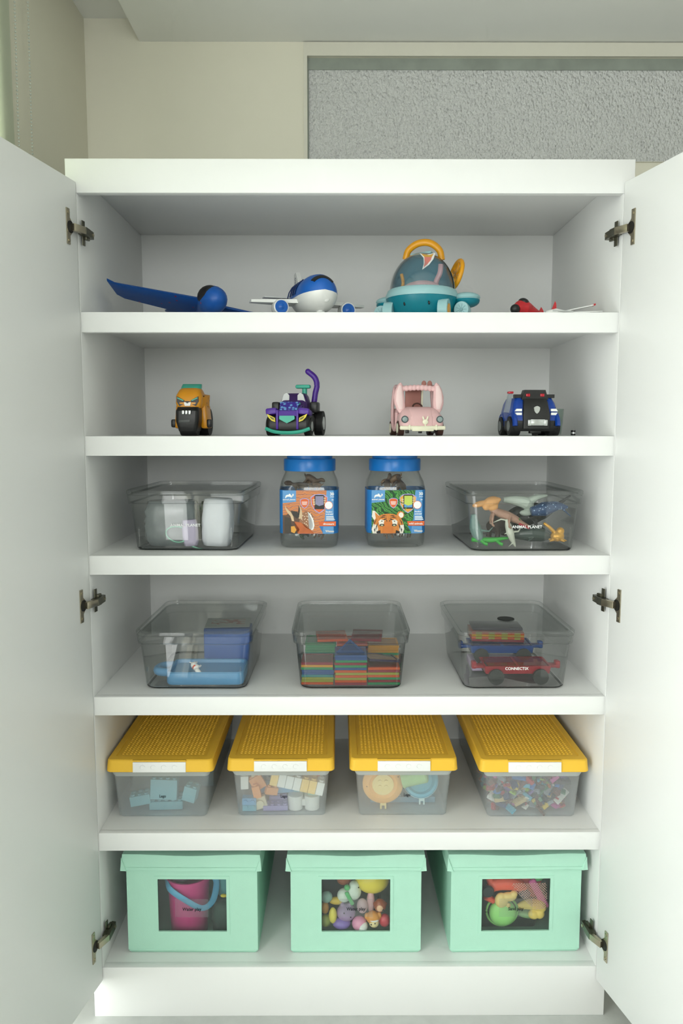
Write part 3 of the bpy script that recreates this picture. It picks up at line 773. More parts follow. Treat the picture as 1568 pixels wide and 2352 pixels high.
bm = new(); box(bm, (1.5, 4.0, 11.6), (3.6, 1.8, 0.9), bev=0.35); cyl(bm, (1.8, 4.2, 9.6), (1.8, 4.2, 11.4), 0.6); obj('spoiler', bm, M_MINT, c, unit=CM)
bm = new(); tube(bm, curve_pts([(4.0, 4.6, 7.6), (4.3, 4.8, 10.0), (4.7, 4.8, 12.0), (4.2, 4.6, 13.8), (2.6, 4.4, 15.2)]), 0.68, seg=12); ell(bm, (2.6, 4.4, 15.2), 0.68); obj('tail', bm, M_PURP, c, unit=CM, smooth=60)

# pink bunny car
M_PK = mat('powder_pink_plastic', 'E7BDBD', 0.33, var=0.02)
M_PKD = mat('dusty_pink_flock', 'B57C72', 0.7, var=0.05)
M_CREAM = mat('cream_plastic', 'F2EFD4', 0.35, var=0.02)
M_BROWN = mat('brown_rubber', '4A2E26', 0.6, var=0.1)
k = thing('toy_car', 'pink open toy car with bunny ear windscreen posts', 'toy car', (0.158, 0.155, S2), 6)
bm = new(); loft(bm, [cr(9.6, 1.6, -7.0, -1.0, 1.2), cr(10.2, 2.6, -7.2, -1.0, 1.4), cr(10.0, 4.4, -6.6, -1.0, 1.6), cr(8.8, 5.6, -5.4, -1.0, 1.8), cr(7.4, 6.4, -4.0, -1.0, 1.4)]); obj('front_body', bm, M_PK, k, unit=CM, smooth=60)
bm = new(); loft(bm, [cr(6.2, 2.0, -7.5, -1.0, 1.4), cr(6.4, 4.2, -7.0, -1.0, 1.6), cr(6.2, 5.8, -5.6, -1.0, 1.6), cr(6.0, 6.6, -3.8, -1.0, 1.2)]); obj('bonnet', bm, M_PK, k, unit=CM, smooth=60)
bm = new(); loft(bm, [cr(9.8, 1.6, -1.2, 7.4, 0.6), cr(9.8, 2.4, -1.2, 7.4, 0.6)]); obj('floor_pan', bm, M_PKD, k, unit=CM)
bm = new(); loft(bm, [cr(9.8, 2.0, 3.6, 7.4, 1.2), cr(10.0, 5.0, 3.8, 7.4, 1.4), cr(9.4, 6.4, 4.6, 7.2, 1.2)]); obj('rear_body', bm, M_PK, k, unit=CM, smooth=60)
bm = new(); box(bm, (-0.2, 3.2, 7.4), (3.8, 0.8, 8.0), rot=(6, 0, 0), bev=0.35); obj('seat_back', bm, M_PKD, k, unit=CM)
bm = new(); box(bm, (2.0, 3.4, 7.4), (0.5, 1.0, 7.0), rot=(6, 0, 0), bev=0.2); obj('cream_post', bm, M_CREAM, k, unit=CM)
bm = new(); tube(bm, [(1.1 * math.cos(a), -1.4 + 0.5 * math.sin(a), 6.6 + 0.9 * math.sin(a)) for a in [2 * math.pi * q / 16 for q in range(17)]], 0.2, seg=6); obj('steering_wheel', bm, M_BROWN, k, unit=CM)
for sx in (-1, 1):
    bm = new()
    rings = []
    for t, wd in ((0, 0.7), (0.12, 1.05), (0.3, 1.25), (0.55, 1.2), (0.78, 0.95), (0.93, 0.6), (1.0, 0.15)):
        z = 5.2 + 7.0 * t
        x = sx * (4.15 + 0.5 * math.sin(t * 3.0))
        rings.append([(x + wd * math.cos(2 * math.pi * q / 12), -3.6 + 1.4 * t + 0.45 * math.sin(2 * math.pi * q / 12), z) for q in range(12)])
    loft(bm, rings); o = obj('ear_post', bm, M_PK, k, unit=CM, smooth=60)
    bm = new(); tube(bm, [(sx * (4.2 + 0.5 * math.sin(t * 3)), -4.02 + 1.4 * t, 5.2 + 7 * t) for t in (0.12, 0.4, 0.7, 0.9)], [0.4, 0.8, 0.65, 0.3], seg=8, flat=0.25, up=(0, 1, 0)); obj('inner_ear', bm, mat('pale_pink_plastic', 'F3D6D4', 0.35), o, unit=CM, smooth=60)
    bm = new(); lathe(bm, [(0.05, -0.25), (0.55, -0.2), (0.68, 0)], mt=TM((sx * 4.05, -7.05, 3.7), (90, 0, 0)) @ Matrix.Scale(-1, 4, (0, 0, 1)))
    o = obj('headlight', bm, mat('grey_lens', '93A3A2', 0.2), k, unit=CM)
    bm = new(); tube(bm, [(sx * 4.05 + 0.7 * math.cos(a), -7.1, 3.7 + 0.7 * math.sin(a)) for a in [2 * math.pi * q / 20 for q in range(21)]], 0.14, seg=6); obj('rim', bm, mat('slate_plastic', '4D5A5C', 0.4), o, unit=CM)
    for yy in (-4.2, 5.2):
        wl = bpy.data.objects.new('wheel', None); COL.objects.link(wl); wl.parent = k
        bm = new(); cyl(bm, (sx * 3.9, yy, 1.7), (sx * 5.25, yy, 1.7), 1.7, seg=22); obj('tyre', bm, M_BROWN, wl, unit=CM)
        bm = new(); cyl(bm, (sx * 5.25, yy, 1.7), (sx * 5.35, yy, 1.7), 1.15, seg=18); obj('hubcap', bm, M_CREAM, wl, unit=CM)
    # door frame arch
    bm = new(); tube(bm, curve_pts([(sx * 4.9, -1.6, 5.4), (sx * 4.95, -1.0, 2.4), (sx * 5.0, 1.0, 1.3), (sx * 5.0, 3.4, 3.0), (sx * 4.9, 4.2, 7.0), (sx * 4.5, 3.8, 11.2), (sx * 4.3, 0.5, 11.4), (sx * 4.4, -2.2, 11.0)]), 0.42, seg=8); obj('door_arch', bm, M_PK, k, unit=CM, smooth=60)
bm = new()
for q in range(9):
    ell(bm, (-3.7 + q * 0.92, -2.2, 10.75 + 0.35 * math.sin((q + 0.5) / 9 * 3.14)), (0.62, 0.55, 0.75), u=10, v=7)
obj('canopy_front', bm, M_PK, k, unit=CM, smooth=60, remesh=0.0016)
bm = new(); box(bm, (0.6, 2.4, 11.4), (7.6, 4.6, 0.5), bev=0.2); obj('roof', bm, M_PK, k, unit=CM)
for xx in (2.0, 3.4):
    bm = new(); ell(bm, (xx, 1.0, 12.1), (0.6, 0.4, 0.8)); obj('roof_ear', bm, M_PKD, k, unit=CM)
bm = new(); box(bm, (0, -7.45, 1.75), (10.6, 0.7, 0.95), bev=0.3)
for sx in (-1, 1):
    box(bm, (sx * 3.1, -7.7, 1.85), (0.45, 0.5, 1.3), bev=0.15)
box(bm, (0, -7.7, 1.45), (5.0, 0.3, 0.9), bev=0.1)
obj('bumper', bm, M_CREAM, k, unit=CM)
bm = new(); ell(bm, (0.6, -7.5, 3.1), (0.68, 0.2, 0.62)); ell(bm, (0.15, -7.5, 3.9), (0.2, 0.18, 0.55), rot=(0, -18, 0)); ell(bm, (1.05, -7.5, 3.9), (0.2, 0.18, 0.55), rot=(0, 18, 0)); box(bm, (0.6, -7.5, 2.4), (0.3, 0.2, 0.6)); obj('bunny_badge', bm, M_CREAM, k, unit=CM)
bm = new()
for xx in (-3.4, -0.4, 2.6):
    box(bm, (xx, -6.6, 0.9), (0.8, 0.6, 0.7), bev=0.1)
obj('underside', bm, M_BLACKP, k, unit=CM)

# blue police truck
M_PBLUE = mat('police_blue_plastic', '0D3F9A', 0.3, var=0.03)
M_RED = mat('red_lens', 'B5192A', 0.25)
t = thing('toy_truck', 'blue and black toy police truck with red lights and silver winch', 'toy truck', (0.422, 0.15, S2), 2)
bm = new(); loft(bm, [cr(9.4, 1.2, -6.2, 6.0), cr(10.6, 3.0, -6.6, 6.2), cr(10.8, 4.6, -6.5, 6.2), cr(9.6, 7.4, -5.2, 5.8), cr(8.6, 8.6, -4.4, 5.2)]); obj('body', bm, M_PBLUE, t, unit=CM, smooth=30)
bm = new(); loft(bm, [cr(10.2, 1.0, -6.4, 6.0), cr(10.9, 1.8, -6.75, 6.2), cr(10.9, 3.4, -6.7, 6.2)]); obj('skirt', bm, M_BLACKP, t, unit=CM)
bm = new(); loft(bm, [cr(6.2, 1.6, -7.2, -3, 0.4), cr(6.2, 4.6, -7.3, -3, 0.4), cr(5.6, 7.6, -6.1, -2.6, 0.4), cr(5.2, 8.4, -5.4, -2.4, 0.3)]); obj('grille', bm, mat('charcoal_black_plastic', '1D1D1C', 0.45), t, unit=CM, smooth=30)
bm = new(); prism(bm, [(-3.1, 8.2), (3.1, 8.2), (2.4, 10.4), (-2.4, 10.4)], -5.2, -3.0); prism(bm, [(-4.7, 8.6), (4.7, 8.6), (4.7, 9.4), (-4.7, 9.4)], -4.6, -3.6); obj('roof_bar', bm, M_BLACKP, t, unit=CM)
for sx in (-1, 1):
    bm = new(); box(bm, (sx * 1.65, -5.3, 9.2), (0.95, 0.3, 0.65), bev=0.08); obj('warning_light', bm, M_RED, t, unit=CM)
    for zz in (5.5, 4.65):
        bm = new()
        a_, b_ = (3.35, 4.9) if zz > 5 else (3.35, 4.85)
        prism(bm, [(sx * a_, zz), (sx * (b_ - (0 if zz > 5 else 0.35)), zz), (sx * (b_ - (0.35 if zz > 5 else 0)), zz + 0.58), (sx * a_, zz + 0.58)], -6.75, -6.0); obj('headlight', bm, M_WHITEP, t, unit=CM)
    for yy in (-4.2, 4.0):
        wl = bpy.data.objects.new('wheel', None); COL.objects.link(wl); wl.parent = t
        bm = new(); cyl(bm, (sx * 3.4, yy, 2.2), (sx * 5.7, yy, 2.2), 2.2, seg=24); obj('tyre', bm, MATS['black_rubber'], wl, unit=CM)
        bm = new(); cyl(bm, (sx * 5.7, yy, 2.2), (sx * 5.85, yy, 2.2), 1.2, seg=18); obj('hub', bm, mat('grey_plastic', '6E7472', 0.4), wl, unit=CM)
        bm = new(); tube(bm, [(sx * 4.9, yy + 2.9 * math.cos(a), 2.2 + 2.9 * math.sin(a)) for a in [rad(q) for q in range(0, 181, 20)]], 0.6, seg=6); obj('arch', bm, M_PBLUE, t, unit=CM)
bm = new(); box(bm, (-5.0, -2.4, 9.9), (1.2, 1.4, 0.5), bev=0.1); obj('beacon', bm, M_RED, t, unit=CM)
bm = new(); prism(bm, [(-4.6, 9.6), (-5.3, 9.6), (-6.2, 5.4), (-5.2, 5.2)], -2.8, -1.2); obj('side_window', bm, clear_mat('toy_window', 'DDE8EA', milk=0.25), t, unit=CM)
bm = new(); box(bm, (0, -7.6, 2.9), (4.2, 0.7, 1.3), bev=0.2); box(bm, (0, -7.75, 3.5), (3.4, 0.5, 0.35), bev=0.1)
for sx in (-1, 1):
    box(bm, (sx * 1.85, -7.75, 2.9), (0.75, 0.7, 1.35), bev=0.12)
box(bm, (0.2, -7.95, 3.05), (2.0, 0.14, 0.12), rot=(0, 10, 0)); box(bm, (0.2, -7.95, 2.7), (2.0, 0.14, 0.12), rot=(0, -8, 0))
obj('winch', bm, M_SILVER, t, unit=CM)
bm = new(); prism(bm, [(-0.7, 6.35), (-0.35, 6.6), (0, 6.7), (0.35, 6.6), (0.7, 6.35), (0.62, 5.7), (0.35, 5.2), (0, 4.95), (-0.35, 5.2), (-0.62, 5.7)], -7.15, -6.7); obj('shield_badge', bm, M_SILVER, t, unit=CM)
bm = new(); box(bm, (0, -5.6, 1.0), (2.6, 1.6, 1.0), bev=0.2); cyl(bm, (-0.5, -5.6, 0.7), (0.5, -5.6, 0.7), 0.7); obj('underside', bm, M_BLACKP, t, unit=CM)
bm = new(); box(bm, (0, 1.0, 8.9), (5.4, 5.0, 0.6), bev=0.2); obj('cab_rim', bm, M_BLACKP, t, unit=CM)

# clear plastic cup and a small dark cap behind the truck
u = thing('plastic_cup', 'small clear plastic cup standing behind the police truck', 'cup', (0.495, 0.235, S2))
bm = new(); lathe(bm, [(2.0, 0), (2.9, 0.2), (3.2, 3), (3.4, 6.4), (3.25, 6.4), (3.05, 3), (2.75, 0.4), (1.9, 0.3)]); obj('cup_body', bm, clear_mat('cup_clear', 'E8F0EC', milk=0.08, gloss=1.3), u, unit=CM, smooth=60)
u = thing('bottle_cap', 'tiny dark cap with a clear band right of the police truck', 'cap', (0.535, 0.17, S2))
bm = new(); cyl(bm, (0, 0, 0), (0, 0, 1.2), 0.55); obj('cap_side', bm, M_BLACKP, u, unit=CM)
bm = new(); cyl(bm, (0, 0, 0.4), (0, 0, 0.75), 0.58); obj('band', bm, M_SILVER, u, unit=CM)
# ------------------------------------------------------------------ clear bins on shelves three and four
M_BIN = clear_mat('clear_acrylic', 'FFFFFF', milk=0.012, milkcol='E4ECE8', rough=0.02, gloss=1.25, edge='B2BCB8')
M_BINLID = clear_mat('clear_acrylic_lid', 'FFFFFF', milk=0.015, milkcol='E4ECE8', rough=0.03, gloss=1.1, edge='CBD3D0')
M_BINBASE = mat('bin_base_dark_rim', '2B302E', 0.4)  # dark grey ring round the foot of each bin
M_LETTER = mat('white_vinyl_letters', 'F4F6F5', 0.5, var=0.0)

def clear_bin(label, cx, yf, z, rotz=0.0, words=None, tx=0.0, tz=5.6, tsize=0.95, black_oval=False):
    b = thing('storage_bin', label, 'storage bin', (cx, yf + 0.15, z), rotz, 'clear lidded storage bins')
    W0, D0, W1, D1, H = 23.7, 30.0, 25.5, 31.8, 10.8
    bm = new()
    r = 2.6
    th = 0.22
    rings = [rr3(W0 - 1.2, D0 - 1.2, r, 0), rr3(W0, D0, r, 0.5), rr3(W1, D1, r, H), rr3(W1 + 1.1, D1 + 1.1, r + .3, H + 0.05), rr3(W1 + 1.5, D1 + 1.5, r + .3, H + 1.95),
             rr3(W1 + 1.1, D1 + 1.1, r + .2, H + 1.95), rr3(W1 + 0.7, D1 + 0.7, r + .2, H + 0.3), rr3(W1 - 2 * th, D1 - 2 * th, r - th, H), rr3(W0 - 2 * th, D0 - 2 * th, r - th, 0.6), rr3(W0 - 1.4, D0 - 1.4, r - th, 0.35)]
    loft(bm, rings)
    body = obj('bin_body', bm, M_BIN, b, unit=CM, smooth=25)
    cb = new()
    pts = [(-4.7, 10.75), (-4.7, 8.9), (-4.45, 8.4), (-4.0, 8.15), (4.0, 8.15), (4.45, 8.4), (4.7, 8.9), (4.7, 10.75)]
    prism(cb, [(x * CM, zz * CM) for x, zz in pts], -0.20, -0.12)
    prism(cb, [(x * CM, zz * CM) for x, zz in pts], 0.12, 0.20)
    boolean_cut(body, cb)
    body.data.shade_smooth(); body.data.set_sharp_from_angle(angle=rad(25))
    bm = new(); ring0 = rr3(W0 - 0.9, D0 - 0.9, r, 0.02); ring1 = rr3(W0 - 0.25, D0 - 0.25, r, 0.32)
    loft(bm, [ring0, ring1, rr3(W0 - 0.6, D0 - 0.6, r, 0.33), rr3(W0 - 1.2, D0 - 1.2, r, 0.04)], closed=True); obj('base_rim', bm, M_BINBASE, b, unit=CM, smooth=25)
    L, LD = 27.3, 33.6
    bm = new()
    loft(bm, [rr3(L - 0.3, LD - 0.3, 3, H + 2.0), rr3(L, LD, 3, H + 2.2), rr3(L, LD, 3, H + 2.95), rr3(L - 0.5, LD - 0.5, 3, H + 3.15), rr3(L - 1.5, LD - 1.5, 2.6, H + 3.1),
              rr3(L - 2.0, LD - 2.0, 2.4, H + 2.55), rr3(L - 2.2, LD - 2.2, 2.4, H + 2.35), rr3(L - 1.2, LD - 1.2, 2.5, H + 2.1)], cap0=False, cap1=False, closed=True)
    loft(bm, [rr3(L - 2.0, LD - 2.0, 2.4, H + 2.36), rr3(L - 2.0, LD - 2.0, 2.4, H + 2.5)])
    lid = obj('lid', bm, M_BINLID, b, unit=CM, smooth=25)
    # moulded corner ribs
    for sx in (-1, 1):
        bm = new(); box(bm, (sx * 10.6, -15.25, 3.2), (0.35, 0.14, 4.6), rot=(4.7, 0, 0), bev=0.06); obj('corner_rib', bm, M_BINLID, b, unit=CM)
    if black_oval:
        bm = new(); lathe(bm, [(0.05, H + 2.5), (2.05, H + 2.5), (2.1, H + 2.6), (2.0, H + 2.7), (0.05, H + 2.7)], seg=28, mt=Matrix.Translation((0.4, -2.0, 0))); obj('vent_cap', bm, mat('vent_black', '262A27', 0.5), lid, unit=CM)
    if words:
        yy = -15.0 - 0.9 * (tz / H) - 0.06
        text(words, tsize, M_LETTER, b, (tx, yy, tz), rot=(85.3, 0, 0), bold=0.012)
    return b

bin_a = clear_bin('clear lidded bin holding white wrapped packages on the third shelf', -0.371, 0.073, S3, -2.0, 'ANIMAL PLANET', 0.15, 5.9, 0.92)
bin_b = clear_bin('clear lidded bin full of toy animals on the third shelf', 0.3945, 0.062, S3, 1.0, 'ANIMAL PLANET', 0.6, 5.6, 0.92)
bin_c = clear_bin('clear lidded bin holding a blue tray on the fourth shelf', -0.3545, 0.053, S4, -1.0)
bin_d = clear_bin('clear lidded bin holding stacked colourful tiles, middle of fourth shelf', 0.003, 0.053, S4, 0.0)
bin_e = clear_bin('clear lidded bin with black oval on its lid, holding toy wagons', 0.3825, 0.052, S4, 0.5, 'CONNECTIX', 0.15, 4.9, 0.92, black_oval=True)

def at(b, x, y, z):
    """a point given in cm in a container's own frame"""
    a = b.rotation_euler.z
    x, y, z = x * CM, y * CM, z * CM
    return (b.location.x + x * math.cos(a) - y * math.sin(a), b.location.y + x * math.sin(a) + y * math.cos(a), b.location.z + z)

def one(name, label, cat, bm, m, loc, rot=(0, 0, 0), group=None, remesh=0.0, smooth=50, sub=0):
    o = obj(name, bm, m, None, unit=CM, smooth=smooth, remesh=remesh, sub=sub, loc=loc, rot=rot)
    return tag(o, label, cat, group)

# --- bin A: wrapped packages
M_BAG = clear_mat('crinkled_bag', 'DDE4E6', milk=0.72, milkcol='B4BEBE', rough=0.25, gloss=1.5, var=0.25)
M_WRAP = mat('white_wrap', 'E4E9EE', 0.4, var=0.08, scale=30, bump=0.5, bscale=60)
def crumple(bm, w, d, h, amp, seed, n=9):
    rg = random.Random(seed)
    rings = []
    for i in range(n + 1):
        t = i / n
        k = 1 - 0.12 * abs(2 * t - 1) ** 3
        ring = []
        for x, y in rrect(w * k, d * k, min(w, d) * 0.3, 6):
            f = 1 + amp * (rg.random() - 0.5)
            ring.append((x * f, y * f, h * t + amp * 0.6 * (rg.random() - 0.5)))
        rings.append(ring)
    loft(bm, rings)
bm = new(); crumple(bm, 12.0, 9, 10.2, 0.10, 3); one('plastic_bag', 'crinkled grey white bag filling the left of the package bin', 'bag', bm, M_BAG, at(bin_a, -4.6, -8.6, 0.7), (0, 0, 3), smooth=180)
bm = new(); crumple(bm, 6.6, 8, 10.8, 0.08, 5); one('wrapped_bundle', 'bright white wrapped bundle at the right of the package bin', 'bundle', bm, M_WRAP, at(bin_a, 6.2, -9.4, 0.7), (0, 3, -4), smooth=180)
bm = new(); crumple(bm, 3.4, 3.0, 6.0, 0.06, 8, 6); one('lilac_pouch', 'pale lilac pouch between the two white packages', 'pouch', bm, mat('lilac_cloth', 'C3BAD2', 0.6, var=0.1), at(bin_a, 0.9, -13.0, 0.9), (0, -4, 0), smooth=180)
bm = new(); tube(bm, [(2.6 * math.cos(a), 0.4 * math.sin(2 * a), 1.8 * math.sin(a)) for a in [2 * math.pi * q / 24 for q in range(25)]], 0.16, seg=6); tube(bm, [(1.5, 0, -1.2), (4.2, -0.2, -2.2), (6.4, 0, -2.6)], 0.2, seg=6)
one('mint_ring', 'thin mint green ring lying in front of the grey white bag', 'ring', bm, mat('mint_soft', '8FCFB4', 0.5), at(bin_a, -2.2, -13.9, 3.6), (0, 10, 0))
t = thing('toy_grass', 'dark green toy grass tuft seen through the bin handle hole', 'toy plant', at(bin_a, 0.2, -0.6, 5.4))
M_GRASS = mat('toy_grass_green', '1F5A2E', 0.6, var=0.3)
bm = new(); loft(bm, [rr3(9, 5, 1, -4.4), rr3(9.4, 5.4, 1, 2.6)]); obj('tuft_base', bm, mat('toy_grass_base', '27331E', 0.7), t, unit=CM)
for k in range(26):
    bm = new(); x = rnd.uniform(-4.4, 4.4); y = rnd.uniform(-2.4, 2.2); hgt = rnd.uniform(1.2, 2.4)
    loft(bm, [[(x - 0.25, y, 2.5), (x + 0.25, y, 2.5), (x, y + 0.15, 2.5)], [(x + rnd.uniform(-.6, .6) - 0.02, y, 2.5 + hgt), (x + 0.02, y, 2.5 + hgt), (x, y + 0.03, 2.5 + hgt)]])
    obj('blade', bm, M_GRASS, t, unit=CM)

# --- animal bodies
def quad_animal(bm, L=6, r=1.0, leg=1.8, neck=1.5, head=0.9, tail=3, up=1.0, horn=0):
    tube(bm, curve_pts([(L / 2, 0, 0.2), (L / 4, 0, 0.3), (-L / 4, 0, 0.2), (-L / 2, 0, 0)], 4), lerp_list([r * .85, r * 1.05, r, r * .6], 13), seg=10)
    hx = L / 2 + neck
    tube(bm, curve_pts([(L / 2 - 0.3, 0, 0.3), (L / 2 + neck * .5, 0, 0.4 + up * .5), (hx, 0, 0.4 + up)], 4), lerp_list([r * .8, r * .55, head * .8], 9), seg=8)
    ell(bm, (hx + head * .5, 0, 0.4 + up), (head * 1.35, head * .75, head * .8))
    for sx in (-0.32, 0.36):
        for sy in (-1, 1):
            tube(bm, [(L * sx, sy * r * .6, 0), (L * sx + .2, sy * r * .75, -leg * .55), (L * sx - .05, sy * r * .75, -leg - r * .2)], [r * .5, r * .33, r * .36], seg=7)
    if tail:
        tube(bm, curve_pts([(-L / 2 + .2, 0, 0), (-L / 2 - tail * .5, 0, 0.1), (-L / 2 - tail, 0, 0.6)], 4), lerp_list([r * .5, r * .25, 0.1], 9), seg=7)
    for q in range(horn):
        tube(bm, [(hx + head * (.6 - .5 * q), (q % 2 - .5) * head, 0.4 + up + head * .5), (hx + head * (.9 - .5 * q), (q % 2 - .5) * head * 1.6, 0.4 + up + head * 1.6)], [head * .25, 0.05], seg=6)

def animal(name, label, m, loc, rot, group=None, vox=0.0013, **kw):
    bm = new(); quad_animal(bm, **kw)
    return one(name, label, 'toy animal', bm, m, loc, rot, group, remesh=vox)

AG = 'toy animals in the clear bin'
M_CROC = mat('croc_brown', 'A6826F', 0.5, var=0.25, scale=60, bump=0.8, bscale=90)
bm = new()
tube(bm, curve_pts([(-9, 0, 1.4), (-5.5, 0, 1.0), (-2.5, 0, 0.3), (1.5, 0, -0.4), (4.6, 0, -1.0), (6.2, 0.1, -1.5)], 6), lerp_list([0.15, 0.6, 1.15, 1.35, 1.05, 0.8], 31), seg=12, flat=0.85)
tube(bm, [(5.4, 0, -1.2), (7.4, 0, -1.75), (9.6, 0, -2.3)], [0.95, 0.75, 0.45], seg=10, flat=0.6)
for x0, sx in ((-3.6, -1), (2.2, 1)):
    for sy in (-1, 1):
        tube(bm, [(x0, sy * 0.9, -0.2), (x0 - 0.3, sy * 1.6, -1.4), (x0 - 0.1, sy * 1.9, -2.6), (x0 + 0.7, sy * 2.0, -2.9)], [0.6, 0.5, 0.4, 0.25], seg=7)
cro = one('toy_crocodile', 'brown ridged toy crocodile lying across the animal bin', 'toy animal', bm, M_CROC, at(bin_b, -4.2, -12.6, 8.3), (0, 6, -4), AG, remesh=0.0014); cro.scale = (0.66, 1.0, 1.0)
bm = new(); tube(bm, [(5.6, -0.55, -1.75), (7.6, -0.45, -2.2), (9.4, -0.3, -2.65)], [0.3, 0.35, 0.2], seg=8); obj('mouth', bm, mat('croc_mouth', 'A8303A', 0.4), cro, unit=CM)
bm = new(); ell(bm, (5.6, -0.72, -0.75), 0.32); obj('eye', bm, mat('croc_eye', '4F6B3C', 0.2), cro, unit=CM)
M_TAN = mat('tan_rubber', 'D8A062', 0.6, var=0.15, bump=0.7, bscale=45)
bm = new(); ell(bm, (0.6, 0, 0.1), (2.0, 1.5, 1.3), rot=(0, -18, 0)); ell(bm, (-2.0, 0, -0.3), (1.9, 1, 0.7), rot=(0, -16, 0)); ell(bm, (1.0, -.3, -1.0), (1.2, 0.9, 0.9), rot=(0, -20, 0)); ell(bm, (1.9, -.2, 0.7), (0.9, 0.8, 0.6)); ell(bm, (-0.6, -.3, -1.0), (0.9, 0.7, 0.8))
one('toy_elephant', 'wrinkled tan rubber animal at the top left of the animal bin', 'toy animal', bm, M_TAN, at(bin_b, -7.6, -12.4, 10.9), (0, 0, 0), AG, remesh=0.0013)
M_GREENP = mat('bright_green_rubber', '3FB045', 0.4, var=0.1)
bm = new(); tube(bm, curve_pts([(-6, 0, 0.3), (-3, 0, 0.2), (0, 0, 0.2), (3.5, 0, 0.6), (6.5, 0, 0.9)], 5), lerp_list([0.8, 1.05, 1.0, 0.6, 0.2], 21), seg=10, flat=0.7)
for x0, sy in ((-3, -1), (1.4, -1), (-3, 1), (1.4, 1)):
    tube(bm, [(x0, sy * .7, 0), (x0 + .5, sy * 1.5, -.5), (x0 + 1.4, sy * 1.7, -.8)], [0.55, 0.42, 0.5], seg=7)
one('toy_lizard', 'bright green toy lizard at the bottom left of the bin', 'toy animal', bm, M_GREENP, at(bin_b, -6.6, -12.2, 2.0), (0, 0, 0), AG, remesh=0.0012).scale = (0.8, 0.8, 0.9)
M_WHALE = mat('whale_grey_green', '3E4C48', 0.25, var=0.1)
bm = new(); tube(bm, curve_pts([(-8.5, 0, -0.6), (-5, 0, 0), (-1, 0, 0.4), (3, 0, 0.2), (6.5, 0, -0.4)], 6), lerp_list([0.4, 2.0, 2.9, 2.6, 1.0], 25), seg=14, flat=0.85)
tube(bm, [(-1, -2, -0.6), (-2.6, -3.6, -1.6)], [1.0, 0.3], flat=0.4); tube(bm, [(6, 0, -.3), (8, -1.6, 0), (8.6, -2.4, .2)], [0.7, 0.8, 0.2], flat=0.35); tube(bm, [(6, 0, -.3), (8, 1.6, 0), (8.6, 2.4, .2)], [0.7, 0.8, 0.2], flat=0.35)
one('toy_whale', 'large glossy grey green toy whale low in the bin', 'toy animal', bm, M_WHALE, at(bin_b, 3.2, -10.8, 3.2), (0, 3, 4), AG, remesh=0.0016).scale = (0.72, 0.75, 0.78)
M_ORCA = mat('black_rubber_toy', '1A1E20', 0.25, var=0.2)
bm = new(); tube(bm, curve_pts([(-6, 0, -2.0), (-2.5, 0, -0.8), (1.5, 0, 0.6), (5.5, 0, 2.8)], 6), lerp_list([0.9, 2.1, 1.7, 0.4], 19), seg=12); tube(bm, [(5, 0, 2.5), (7.6, -0.3, 4.4)], [0.5, 0.25]); tube(bm, [(-1, -1.6, -1.4), (-0.6, -2.4, -3.6)], [0.8, 0.2], flat=0.4)
one('toy_orca', 'black toy orca with raised tail behind the lettering', 'toy animal', bm, M_ORCA, at(bin_b, 5.4, -6.6, 7.6), (0, 0, 0), AG, remesh=0.0015)
M_SHARK = mat('shark_pale', 'C6CCBC', 0.4, var=0.15)
bm = new(); tube(bm, curve_pts([(0, 0, 4.2), (0.5, -0.2, 2.4), (1.2, -0.2, 0), (2.0, 0, -2.2), (2.9, 0.2, -4.0)], 5), lerp_list([0.35, 1.0, 1.15, 0.75, 0.25], 21), seg=10); tube(bm, [(1.2, 0, .4), (3.6, 0, 0.6), (4.4, 0, 2.0)], [0.7, 0.5, 0.15], flat=0.5); tube(bm, [(1.0, 0, .4), (-0.6, -.2, -.2)], [0.6, 0.2], flat=0.5); tube(bm, [(2.2, 0, -2.6), (0.8, 0, -4.0)], [0.6, 0.15], flat=0.4); tube(bm, [(0.2, 0, 3.9), (-1.6, 0, 4.2), (-4.6, 0.1, 2.9)], [0.4, 0.45, 0.15], flat=0.6)
one('toy_shark', 'pale grey toy hammerhead shark pressed against the bin front', 'toy animal', bm, M_SHARK, at(bin_b, -3.7, -13.6, 3.9), (0, 0, 0), AG, remesh=0.0011).scale = (0.78, 0.78, 0.78)
M_GOLD = mat('gold_rubber', 'C9952A', 0.3, metal=0.35, var=0.25)
bm = new(); ell(bm, (0, 0, 0), (1.9, 1.6, 1.5)); ell(bm, (0.7, -0.2, 1.4), (1.1, 1, 1.1))
for a in range(7):
    an = a * 0.9; tube(bm, [(0, 0, -0.3), (1.6 * math.cos(an), 1.3 * math.sin(an), -1.0), (2.6 * math.cos(an), 2.0 * math.sin(an), -1.3 + 0.4 * (a % 2))], [0.6, 0.45, 0.15], seg=6)
tube(bm, [(-0.8, -.3, 1), (-2.4, -.3, 2.6), (-3.8, 0, 3.6)], [0.6, 0.5, 0.4], seg=7)
one('toy_octopus', 'shiny gold toy octopus at the bottom right of the bin', 'toy animal', bm, M_GOLD, at(bin_b, 8.6, -12.1, 3.0), (0, 0, 0), AG, remesh=0.0013).scale = (0.86, 0.86, 0.86)
M_PALE = mat('pale_green_white_rubber', 'BFCCC0', 0.4, var=0.08)
bm = new(); tube(bm, curve_pts([(-5, 0, 0.6), (-1.5, 0, 0.4), (2, 0, -0.5), (3.6, 0, -2.4)], 5), lerp_list([0.8, 1.5, 1.9, 0.8], 16), seg=12); ell(bm, (1.6, -0.6, -3.2), (1.9, 1.0, 0.9)); tube(bm, [(2.5, 0, 0), (5, 0, 1.4), (8, 0, 1.9)], [1.4, 0.9, 0.3])
one('toy_seal', 'pale whitish toy seal under the lid of the animal bin', 'toy animal', bm, M_PALE, at(bin_b, 0.6, -8.6, 10.7), (0, 0, 0), AG, remesh=0.0015).scale = (0.8, 0.8, 0.8)
